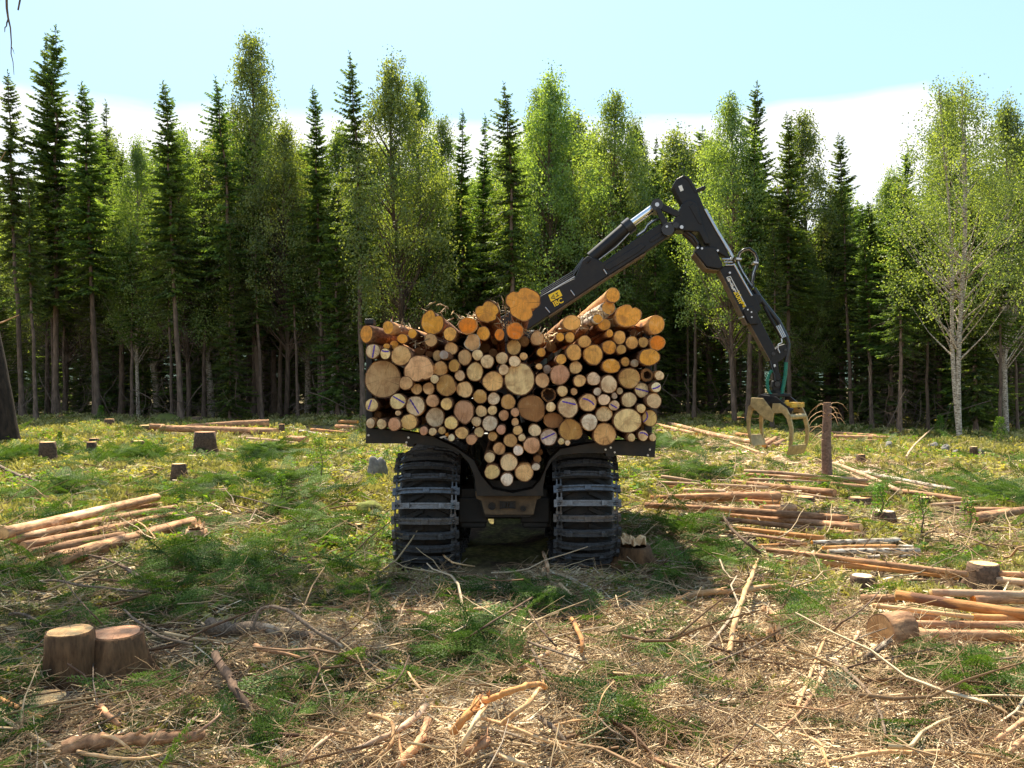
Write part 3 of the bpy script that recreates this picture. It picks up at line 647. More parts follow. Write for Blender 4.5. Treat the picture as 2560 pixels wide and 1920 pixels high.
def brush():
    T=[]
    for sd in range(6):
        V,Fc=sticktpl(60+sd,6,3,.34,14); V=V*np.array([1,1,.8]); T.append((V,Fc))
    parts=[]
    for V,Fc in T:
        x,y=spread(2200,4.1,16,1.3); k=(rng.random(len(x))<np.clip(.12+.9*bo(x,y)+.45*chip(x,y),0,1))&vehicle_mask(x,y)&freemask(x,y,.03,.15); x,y=x[k][:330],y[k][:330]; n=len(x)
        l=rng.uniform(.2,.6,n); parts.append(bake(V,Fc,np.stack([x,y,gz(x,y)+.01+rng.random(n)*.12],1),rotz(rng.uniform(0,6.28,n),rng.normal(0,.5,n),rng.normal(0,.3,n)),np.stack([l,l,l],1)*np.array([[1,1,1]])*.9,rnd=.15+rng.random(n)*.5))
    stuff('fine_brushwood',parts,'twig_mix')
brush()
def slivers():
    V=np.array([(-.5,-.06,0),(.5,-.03,.01),(.52,.03,.015),(-.48,.07,0),(0,.09,.03)]); Fc=np.array([(0,1,4),(1,2,4),(2,3,4),(3,0,4)])
    V2=np.array([(-.5,-.03,0),(.0,-.04,.05),(.0,.04,.05),(-.45,.03,0),(.5,.0,.0)]); F2=np.array([(0,1,2),(0,2,3),(1,4,2)])
    parts=[]
    for (v,f) in ((V,Fc),(V2,F2)):
        for (N,y0,y1) in ((46000,4.0,10),(22000,9,34)):
            x,y=spread(N*3,y0,y1,1.3); k=(rng.random(len(x))<np.clip(chip(x,y)**1.1+.10,0,1))&vehicle_mask(x,y)&freemask(x,y,0,.03); x,y=x[k][:N],y[k][:N]; n=len(x)
            l=rng.uniform(.04,.24,n)*(1+ (y-4)*.05); sc=np.stack([l,l*rng.uniform(.18,.6,n),l*.7],1)
            a=np.where(rng.random(n)<.6,rng.normal(0,.5,n),rng.uniform(0,6.28,n))
            parts.append(bake(v,f,np.stack([x,y,gz(x,y)+rng.random(n)*.035],1),rotz(a,rng.normal(0,.4,n),rng.normal(0,.3,n)),sc))
    stuff('wood_chips',parts,'chips')
slivers()
# ------------------------------------------------------------------ trees
def spruce_mesh(seed,h=20.,cs=.35,w=1.7,dens=1.0,ragged=.3,tr=.17,hang=.5):
    r=np.random.default_rng(seed); rr=random.Random(seed)
    tb=MB(); pts=[];rs=[]; wob=[r.normal(0,.05) for _ in range(9)]
    for i in range(13):
        t=i/12; pts.append((wob[i%9]*t*2,wob[(i*3)%9]*t*2,h*t*.985-.2*(i==0))); rs.append(tr*(1-t)**.8+.008+(.10 if i==0 else 0))
    tb.tube(pts,rs,8,False)
    def axis(z): 
        t=min(max(z/h,0),1)*12; i=min(int(t),11); f=t-i; a=np.array(pts[i]);b=np.array(pts[i+1]); return a*(1-f)+b*f
    P_=[];D_=[];L_=[];Rn=[]
    z=cs*h
    sect=[rr.uniform(.55,1.1) for _ in range(7)]
    while z<h*.985:
        t=(z-cs*h)/(h*(1-cs)); nb=rr.choice((4,5,6)) if t<.93 else 3
        for b in range(nb):
            if rr.random()<ragged*.5*(1-t)+.04: continue
            a=rr.uniform(0,6.283); Lb=(w*(1-t)**.75*(.45+.55*min(1,t/.18+.35))+.12)*rr.uniform(.6,1.15)*sect[int(a)%7]
            c=axis(z); dirh=np.array([math.cos(a),math.sin(a),0]); n=max(3,int(Lb/.085*dens))
            s=(np.arange(n)+r.random(n)*.6)/n; el=.45*(t**1.5)-.30*(1-t)     # upper branches rise, lower ones droop
            base=c[None]+dirh[None]*(s*Lb)[:,None]; base[:,2]+=Lb*(el*s+.28*s*s*(1-t*.5)-.25*s*(1-t))
            sidev=np.array([-dirh[1],dirh[0],0])
            for sg in (-1,1,0):
                k=r.random(n)<(.9 if sg else .75)
                q=base[k]; m=len(q); 
                if m==0: continue
                ll=r.uniform(.55,1.1,m)*(.10+.33*Lb**.5*(1-.55*s[k]))*(.9 if sg else .8)
                d=dirh[None]*r.uniform(.3,.9,m)[:,None]+sidev[None]*sg*r.uniform(.5,1,m)[:,None]; d[:,2]-=r.uniform(.1,1.0,m)*hang*(1-t*.7)*(1.5 if sg==0 else 1)
                P_.append(q);D_.append(d/np.linalg.norm(d,axis=1)[:,None]);L_.append(ll);Rn.append(np.full(m,rr.uniform(.1,.9))+r.normal(0,.12,m)+.1*s[k])
        z+=rr.uniform(.16,.34)*(1-.35*t)
    Pp=np.concatenate(P_);D=np.concatenate(D_);L=np.concatenate(L_);Rn=np.clip(np.concatenate(Rn),0,1)
    # leader
    m=14; Pp=np.concatenate([Pp,np.tile(axis(h)[None],(m,1))-np.array([[0,0,1]])*r.random(m)[:,None]*.9]); 
    a=r.uniform(0,6.28,m); D=np.concatenate([D,np.stack([np.cos(a)*.6,np.sin(a)*.6,np.full(m,.7)],1)]); L=np.concatenate([L,np.full(m,.2)]); Rn=np.concatenate([Rn,r.random(m)])
    def feathers(Pp,D,L,Rn,wd=.20):
        N=len(Pp); u=r.normal(0,1,(N,3)); S_=np.cross(D,u); S_/=np.linalg.norm(S_,axis=1)[:,None]+1e-9
        U=np.cross(D,S_); wv=L*wd*r.uniform(.6,1.3,N)
        a0=Pp; tip=Pp+D*L[:,None]; V=np.stack([a0,tip,Pp+D*(L*.35)[:,None]+S_*wv[:,None],Pp+D*(L*.55)[:,None]-S_*wv[:,None],
                  Pp+D*(L*.25)[:,None]+U*(wv*.9)[:,None]-S_*(wv*.3)[:,None],Pp+D*(L*.8)[:,None]+U*(wv*.5)[:,None]+S_*(wv*.5)[:,None]],1)
        f=np.array([(0,2,1),(0,1,3),(4,5,0)]); b=(np.arange(N)*6)[:,None,None]
        return V.reshape(-1,3),(f[None]+b).reshape(-1,3),np.repeat(Rn,6)
    V,Fc,q=feathers(Pp,D,L,Rn)
    # dead branches under the crown
    dv=[];df=[]; dr=[]
    def dead(p,d,l,w0,seg=3):
        p=np.array(p,float); d=np.array(d,float)
        for i in range(seg):
            q2=p+d*l/seg; s=np.cross(d,[0,0,1]); s=s/(np.linalg.norm(s)+1e-6); wa=w0*(1-i/seg); b=len(dv)
            dv.extend([p-s*wa,p+s*wa,q2,p+np.array([0,0,wa])]); df.extend([(b,b+1,b+2),(b,b+2,b+3),(b+1,b+3,b+2)]); dr.extend([rr.random()]*4)
            p=q2; d=d+np.array([0,0,-.22]); d/=np.linalg.norm(d)
        return p
    z=.06*h
    while z<h*(cs+.35):
        a=rr.uniform(0,6.283); l=rr.uniform(.5,1)*w*.9; c=axis(z); d=(math.cos(a),math.sin(a),rr.uniform(-.3,.15)); dead(c,d,l,.016)
        for _ in range(7):
            f=rr.uniform(.3,.95); p=c+np.array(d)*l*f*.95+np.array([0,0,-.2*l*f*f]); a2=a+rr.choice((-1,1))*rr.uniform(.4,1.1)
            dead(p,(math.cos(a2),math.sin(a2),rr.uniform(-.7,.1)),rr.uniform(.2,.5)*l*.7,.009,2)
        z+=rr.uniform(.06,.15)
    tmp=[tb.v,tb.f]
    tq=npmesh('trunk',np.array(tb.v),np.array(tb.f),M['trunk_bark'],True)
    cr=npmesh('crown',V,Fc,M['spruce_needles'],False,{'rnd':q})
    dd=npmesh('dead_branches',np.array(dv),np.array(df),M['dead_twig'],False,{'rnd':np.array(dr)})
    return tq,cr,dd
def birch_mesh(seed,h=15.,cs=.35,w=2.2,nc=240,per=95,white=False,topk=.8,lsz=.055,stems=1):
    r=np.random.default_rng(seed); rr=random.Random(seed); tb=MB()
    leans=[(rr.uniform(-.03,.03),rr.uniform(-.03,.03))] if stems==1 else [(-.055,.0),(.035,.03),(.0,-.02)][:stems]
    cl=[]
    def ax(z,ln): return np.array([ln[0]*z+.12*math.sin(z*.5+seed),ln[1]*z+.1*math.cos(z*.4+seed),z])
    for ln in leans:
        pts=[ax(z,ln)-np.array([0,0,.2*(z==0)]) for z in np.linspace(0,h*.97,13)]; tb.tube(pts,[.15*(h/15)*(1-i/12.5)**.9*(.62 if stems>1 else 1)+.012 for i in range(13)],8,False)
    lob=[rr.uniform(.65,1.15) for _ in range(8)]
    for i in range(nc):
        t=r.beta(1.35,1.25); z=h*(cs+(1-cs)*t); ln=leans[i%len(leans)]
        R0=w*(math.sin(math.pi*min(1,(t*.86+.14))**topk)**.8)*(1 if t<.55 else 1-(t-.55)*.75)
        a=r.uniform(0,6.283); q=R0*r.uniform(.25,1.08)**.6*lob[int(a/6.2832*8)%8]; c=ax(z,ln); p=c+np.array([math.cos(a)*q,math.sin(a)*q,r.normal(0,.2)])
        cl.append(p)
        if i%(2 if stems==1 else 5)==0:
            z0=z-q*1.15-.4; z0=z0 if z0>h*cs*.6 else h*(cs*.6+.22*rr.random()); s=ax(z0,ln); m=(s+p)/2+np.array([0,0,-.12*q]); tb.tube([s,m,p],[.028+.008*q,.016,.005],4,False)
    cl=np.array(cl); N=nc*per; ci=np.repeat(np.arange(nc),per); sig=np.repeat(r.uniform(.15,.38,nc),per)[:,None]
    pos=cl[ci]+np.clip(r.normal(0,1,(N,3)),-1.7,1.7)*sig*np.array([[1,1,.9]]); pos[:,2]-=np.abs(r.normal(0,1,N))*sig[:,0]*.8
    d=r.normal(0,1,(N,3)); d[:,2]-=.8; d/=np.linalg.norm(d,axis=1)[:,None]; s=np.cross(d,r.normal(0,1,(N,3))); s/=np.linalg.norm(s,axis=1)[:,None]
    L=lsz*r.uniform(.7,1.35,N)[:,None]*1.3; V=np.stack([pos,pos+d*L*.5+s*L*.42,pos+d*L,pos+d*L*.5-s*L*.42],1).reshape(-1,3)
    b=(np.arange(N)*4)[:,None]; Fc=b+np.array([[0,1,2,3]])
    q=np.repeat(np.clip(np.repeat(r.uniform(.1,.9,nc),per)+r.normal(0,.15,N),0,1),4)
    tq=npmesh('trunk',np.array(tb.v),np.array(tb.f),M['birch_bark' if white else 'trunk_bark'],True)
    return tq,npmesh('crown',V,Fc,M['birch_leaves'],False,{'rnd':q})
SPR=[spruce_mesh(11,20,.38,2.8,1.15,.4),spruce_mesh(12,20,.44,2.5,1.05,.6,hang=.7),spruce_mesh(13,20,.28,3.3,1.25,.3),
     spruce_mesh(14,20,.42,2.5,1.0,.65,hang=.8),spruce_mesh(15,20,.06,3.0,1.15,.3),spruce_mesh(16,20,.33,2.2,1.1,.45)]
THIN=[spruce_mesh(21,20,.45,2.0,.9,.6),spruce_mesh(22,20,.4,2.2,.9,.5)]
BIR=[birch_mesh(31,15,.28,3.1,300,115,lsz=.07),birch_mesh(32,15,.30,2.8,270,115,white=True,lsz=.07),birch_mesh(33,15,.26,2.2,240,115,lsz=.068),birch_mesh(34,15,.32,3.3,300,115,lsz=.07)]
BIGB=birch_mesh(35,15,.36,3.2,330,66,True,.85,.06,3)
def tree(kind,me,x,y,h,label,group,wid=1.0,lean=(0,0),h0=20.,rot=None):
    o=empty(kind,(x,y,g1(x,y)-.05)); s=h/h0; o.scale=(s*wid,s*wid,s); o.rotation_euler=(lean[1],lean[0],random.uniform(0,6.28) if rot is None else rot)
    if rot is None and (lean[0] or lean[1]): o.rotation_euler=(0,lean[0],0); 
    for m_ in me: link(m_.name,m_,o)
    tag(o,label,'spruce tree' if 'spruce' in kind else 'birch tree',group); return o
GF='trees along the front edge of the forest'
# (kind, mesh, top px x, top px y, distance, width, trunk lean px, label)
FT=[('s',1,16,160,50,.9,40,'slim ragged spruce at the left frame edge with drooping dark twigs'),
 ('s',2,140,44,53,1.0,0,'tallest and darkest spruce in the left corner of the forest'),
 ('s',5,112,70,54,.8,25,'narrow spruce tip just left of the tallest dark spruce'),
 ('s',0,205,185,50,1.05,40,'brownish cone-hung spruce right of the tallest left spruce'),
 ('s',5,262,237,58,.9,10,'small dark spire of spruce behind the brownish spruce'),
 ('s',0,408,182,49,1.0,45,'pointed spruce with a pale fresh leader, alone against the sky on the left'),
 ('s',3,548,172,50,1.0,50,'bare-trunked spruce leaning beside the tall narrow birch'),
 ('b',2,616,72,54,.95,30,'tall narrow pointed birch, the highest leafy crown left of the load'),
 ('s',0,782,195,50,.8,30,'slender spruce between the tall narrow birch and the dark tall spruce'),
 ('s',3,884,112,47,.9,25,'tall dark spruce with open tiered branches, high above its neighbours'),
 ('b',0,1000,162,48,1.0,10,'broad rounded birch right of the tall open-tiered spruce'),
 ('b',2,1056,192,52,.8,0,'slim birch leaning on the broad rounded birch'),
 ('s',5,1152,260,50,1.0,10,'small spruce left of the middle of the picture'),
 ('s',5,1209,272,52,.9,5,'thin spruce tip just behind the small middle spruce'),
 ('s',3,1272,190,46,1.05,12,'dark ragged spruce standing right above the three-lobed log'),
 ('b',0,1395,196,50,1.0,-5,'broad birch with two tops right of the dark ragged middle spruce'),
 ('b',2,1345,210,53,.9,5,'pale birch behind the two-topped birch'),
 ('b',3,1540,240,51,.95,0,'full birch above the crane boom, sloping down to the right'),
 ('b',1,1600,300,53,.7,0,'low birch shoulder left of the crane elbow'),
 ('s',5,1638,325,50,.7,0,'young spruce tip in the gap left of the crane elbow'),
 ('s',5,1720,395,54,.6,0,'tiny spruce tip right above the crane elbow'),
 ('b',3,1828,245,44,.85,5,'bright yellow-green birch right of the crane elbow'),
 ('s',2,1893,186,48,.85,10,'tall dark spruce behind the bright birch, highest on the right'),
 ('s',0,1968,262,42,.9,5,'spruce with long hanging branches above the grapple'),
 ('b',2,2020,275,45,.95,0,'narrow birch between two spruces above the standing pole'),
 ('s',0,2098,315,45,.9,5,'reddish-tipped spruce at the left side of the sky gap'),
 ('s',2,2272,352,38,.8,-25,'dark spruce at the right side of the sky gap'),
 ('b',1,2215,430,46,.8,0,'low bright birch in the bottom of the sky gap'),
 ('B',0,2400,208,33,1.0,0,'big airy birch with several white stems on the right'),
 ('b',1,2515,245,36,.75,0,'birch crown at the right frame edge behind the big airy birch'),
 ('b',0,470,330,52,.9,0,'low round birch filling the gap right of the pale-leader spruce'),
 ('b',1,345,345,53,.7,0,'low yellow-green birch left of the pale-leader spruce'),
 ('b',3,715,320,52,.9,0,'bushy birch between tall narrow birch and slender spruce'),
 ('b',1,835,318,52,.9,0,'bright leafy tree tucked left of the tall open-tiered spruce'),
 ('b',2,1110,290,55,.8,0,'small birch tip right of the broad rounded birch'),
 ('b',0,2350,250,42,.8,0,'leafy birch half hidden behind the big airy birch')]
base_y=lambda Y:None
for kd,mi,px,py,Y,wd,lp,lb in FT:
    x=(px+lp-CX)/F*Y; z0=g1(x,Y); h=H-(py-HY)/F*Y-z0; hz=h
    if kd=='s': tree('spruce_tree',SPR[mi],x,Y,h,lb,GF,wd*(20/h)**.25*.95,(-lp/F*Y/h,0))
    elif kd=='b': tree('birch_tree',BIR[mi],x,Y,h,lb,GF,wd*(15/h)**.3,(-lp/F*Y/h,0),15.)
    else: tree('birch_tree',BIGB,x,Y,h,lb,GF,wd,(0,0),15.,0.0)
# edge trunks, bare at the bottom, that read singly against the dark
LMK=[(20,'the left frame edge'),(140,'the tallest dark spruce on the left'),(408,'the pale-leader spruce'),(616,'the tall narrow birch'),(782,'the slender spruce'),(884,'the open-tiered spruce'),(1000,'the broad rounded birch'),
 (1272,'the dark ragged middle spruce'),(1395,'the two-topped birch'),(1540,'the full birch above the boom'),(1690,'the crane elbow'),(1828,'the bright birch by the crane'),(1960,'the hanging grapple'),(2060,'the standing pole'),(2180,'the sky gap'),(2400,'the white-stemmed birch'),(2550,'the right frame edge')]
usedE=set()
def edgelabel(px):
    for a in ('','thin ','short ','ragged '):
        for l,nm in sorted(LMK,key=lambda l:abs(l[0]-px))[:2]:
            t=a+'slim edge spruce just '+('left of ' if px<l else 'right of ')+nm
            if t not in usedE: usedE.add(t); return t
k=0
edge=[(430,50),(330,51),(235,53),(510,52),(575,49),(655,50),(700,54),(745,50),(800,52),(845,49),(905,55),(960,50),(90,47),(165,56),(285,57),(620,57),
      (1060,52),(1130,50),(1190,54),(1310,51),(1370,55),(1440,50),(1500,52),(1570,49),(1640,53),(1735,47),(1840,50),(1870,43),(1930,40),(2010,44),(2130,42),(2180,40),(2250,36),(2320,38),(2440,37),(2500,35),(2545,39)]
for i,(px,Y) in enumerate(edge):
    x=(px-CX)/F*Y; side='left' if px<900 else ('middle' if px<1700 else 'right')
    m_=(THIN+[SPR[1],SPR[3],SPR[4]])[i%5]; hh=random.uniform(11.5,15.5) if Y>41 else random.uniform(9,11.5)
    tree('spruce_tree',m_,x,Y,hh,edgelabel(px),'slim spruces of the forest edge',random.uniform(.9,1.2),(random.uniform(-.04,.02),0))
n=0
for row,(y0,y1,cnt) in enumerate(((54,60,36),(60,68,40),(68,80,48),(80,100,56))):
    for i in range(cnt):
        f=(i+random.random())/cnt*2-1; Y=random.uniform(y0,y1); x=f*(.66*Y)
        if x/Y>.30: Y-=13; x=f*.66*Y
        gap=abs((x/Y*F+CX)-2180)<70
        el=.262+.03*math.sin(f*9)+.02*math.sin(f*23); hh=H+el*Y*random.uniform(.85,1.12)
        if x/Y>.32: hh*=.9
        if gap: hh=min(hh,H+.225*Y)
        if random.random()<(.62 if row else .5):
            tree('spruce_tree',SPR[random.choice((0,1,2,4,2,4))],x,Y,hh,'dark spruce standing deep in the forest behind the edge trees','spruces deep in the forest',random.uniform(1.0,1.5))
        else:
            tree('birch_tree',random.choice(BIR),x,Y,hh,'leafy birch standing deep in the forest behind the edge trees','birches deep in the forest',random.uniform(1.0,1.4),(0,0),15.)
# undergrowth inside the wood
def undergrowth():
    parts=[]
    for V,Fc in STK[2:4]:
        N=500; x=rng.uniform(-42,42,N); y=rng.uniform(46,75,N); y=np.where(x/y>.32,y-11,y)
        l=rng.uniform(1.0,3.5,N); parts.append(bake(V,Fc,np.stack([x,y,l*.4],1),rotz(rng.uniform(0,6.28,N),rng.normal(0,.3,N),rng.normal(1.2,.6,N)),np.stack([l,l,l*.9],1)))
    stuff('forest_undergrowth',parts,'dead_twig')
undergrowth()

for i in range(90):
    f=(i+random.random())/90*2-1; Y=random.uniform(54,62) if i%2==0 else random.uniform(70,92); x=f*.64*Y
    if x/Y>.32: Y-=14; x=f*.64*Y
    tree('spruce_tree',SPR[4],x,Y,random.uniform(4,8) if Y<64 else random.uniform(8,14),'young dark spruce filling the understorey behind the edge trunks','young spruces under the tall trees',random.uniform(1.1,1.7))
# ------------------------------------------------------------------ logs
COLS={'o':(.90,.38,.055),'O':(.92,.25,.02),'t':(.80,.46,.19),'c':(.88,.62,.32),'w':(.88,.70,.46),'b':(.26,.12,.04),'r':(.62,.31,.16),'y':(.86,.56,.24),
      'g':(.36,.30,.23),'B':(.58,.31,.09),'T':(.88,.43,.11)}
CN={'o':'orange','O':'deep orange','t':'tan','c':'cream','w':'whitish','b':'dark brown','r':'reddish','y':'yellowish','g':'greyish','B':'honey brown','T':'orange-tan'}  # dark brown: rot, and recess shade painted onto set-back log ends
def outline(n,seed,irr,lobes,ov=1):
    r=random.Random(seed); ph=[r.uniform(0,6.28) for _ in range(6)]; out=[]
    for k in range(n):
        a=2*math.pi*k/n; v=1+irr*(.6*math.cos(2*a+ph[0])+.5*math.cos(3*a+ph[1])+.3*math.cos(5*a+ph[2])+.22*math.cos(9*a+ph[3])+.16*math.cos(14*a+ph[4]))
        for (la,am,wd) in (lobes or ()):
            d=(a-R(la)+math.pi)%(2*math.pi)-math.pi; v+=am*math.exp(-(d/R(wd))**2)
        out.append((math.cos(a)*v,math.sin(a)*v*ov))
    return out
def make_log(p1,p2,r1,r2,mat,ecol,label,cat='log',group=None,seed=0,irr=.03,lobes=None,ov=1,bend=0,flare=0,hollow=0,mark=None,ends=(1,1),name='log',n=None,rough=.02,ecol2=None,matend='wood_end'):
    p1=Vector(p1);p2=Vector(p2); d=p2-p1; L=d.length
    q=Vector((0,1,0)).rotation_difference(d.normalized())
    # keep local Z up
    y=d.normalized(); x=y.cross(Vector((0,0,1))).normalized(); z=x.cross(y); Mx=Matrix((x,y,z)).transposed()
    n=n or (40 if lobes else 22); out=outline(n,seed,irr,lobes,ov); rr=random.Random(seed+5)
    m=max(5,min(26,int(L/.22))); V=[];Fc=[]; cs=[]; wob=[rr.uniform(-1,1) for _ in range(6)]
    for i in range(m+1):
        t=i/m; r_=r1*(1-t)+r2*t
        if flare: r_=r2+(r1-r2)*math.exp(-t*L/flare)
        if i==0: r_=r1
        dev=bend*math.sin(math.pi*t)+ (wob[0]*.3*math.sin(2*math.pi*t))*bend
        for k,(a,b) in enumerate(out):
            f=1.0 if i==0 else 1+rough*rr.uniform(-1.5,1.5)+ (0 if not lobes else 0)
            if lobes and i>0: sh=math.exp(-t*L/.9); a_=math.cos(2*math.pi*k/n); b_=math.sin(2*math.pi*k/n); a2=a*sh+a_*(1-sh); b2=b*sh+b_*(1-sh)
            else: a2,b2=a,b
            V.append((a2*r_*f+dev*.3,t*L,b2*r_*f+dev))
    for i in range(m):
        for k in range(n): Fc.append((i*n+k,(i+1)*n+k,(i+1)*n+(k+1)%n,i*n+(k+1)%n))
    # end rim of bark
    for e,i0,r_ in ((0,0,r1),(1,m*n,r2)):
        b=len(V); dy=0 if e==0 else L; bk=1-min(.10,.009/r_+.02)
        dev=0
        for (a,c) in out: V.append((a*r_*bk,dy,c*r_*bk))
        for k in range(n):
            k2=(k+1)%n; Fc.append((i0+k,i0+k2,b+k2,b+k) if e==0 else (i0+k2,i0+k,b+k,b+k2))
    body=link(name,npmesh(name,V,Fc,M[mat],True)); body.matrix_world=Matrix.Translation(p1)@Mx.to_4x4()
    body.data.polygons.foreach_set('use_smooth',[True]*(m*n)+[False]*(2*n))
    for e,r_ in ((0,r1),(1,r2)):
        if not ends[e]: continue
        bk=1-min(.10,.009/r_+.02); bk+=.01; V=[];Fc=[]; dy=-.002 if e==0 else L+.002; s=-1 if e==0 else 1
        rings=[(bk,0),(.62,.004),(.3,.006)] if not hollow or e else [(bk,0),(hollow*1.15,.003),(hollow,-.02),(hollow*.8,-.10),(.05,-.12)]
        for (f,dd) in rings:
            for k,(a,c) in enumerate(out):
                jr=1+(rr.uniform(-.12,.12) if hollow and e==0 and f<=hollow*1.16 and f<.9 else 0)
                V.append((a*r_*f*jr,dd*s,c*r_*f*jr))
        V.append((0,rings[-1][1]*s,0)); 
        for j in range(len(rings)-1):
            for k in range(n):
                k2=(k+1)%n; q4=(j*n+k,j*n+k2,(j+1)*n+k2,(j+1)*n+k); Fc.append(q4 if e==0 else q4[::-1])
        j=len(rings)-1
        for k in range(n):
            q3=(j*n+k,j*n+(k+1)%n,len(V)-1); Fc.append(q3 if e==0 else q3[::-1])
        mb=bpy.data.meshes.new('cut_end'); mb.from_pydata(V,[],Fc); mb.materials.append(M[matend])
        if hollow and e==0:
            mb.materials.append(M['rot_brown'])
            for pi,pl in enumerate(mb.polygons):
                if pi>=n: pl.material_index=1
        mb.update(); ce=link('cut_end',mb,body,(0,dy,0)); c=COLS.get(ecol,(.6,.4,.2)) if isinstance(ecol,str) else ecol
        vv=rr.uniform(.82,1.12); ce.color=(c[0]*vv,c[1]*vv*rr.uniform(.95,1.05),c[2]*vv*rr.uniform(.85,1.15),1)
    if mark:
        ang,off,cur,ln=mark; V=[];Fc=[]; K=9
        for i in range(K+1):
            t=-1+2*i/K; px,py=t*r1*.86*ln,(off+cur*(t*t-.4))*r1; w=(.0075+.002*math.sin(i*2.7))*(1 if 0<i<K else .5)
            for sg in (-1,1):
                a,c=px,py+sg*w; ca,sa=math.cos(R(ang)),math.sin(R(ang)); V.append((a*ca-c*sa,-.0125,(a*sa+c*ca)*ov))
        for i in range(K): Fc.append((2*i,2*i+1,2*i+3,2*i+2))
        link('paint_mark',npmesh('paint_mark',V,Fc,M['purple_paint']),body)
    tag(body,label,cat,group); return body
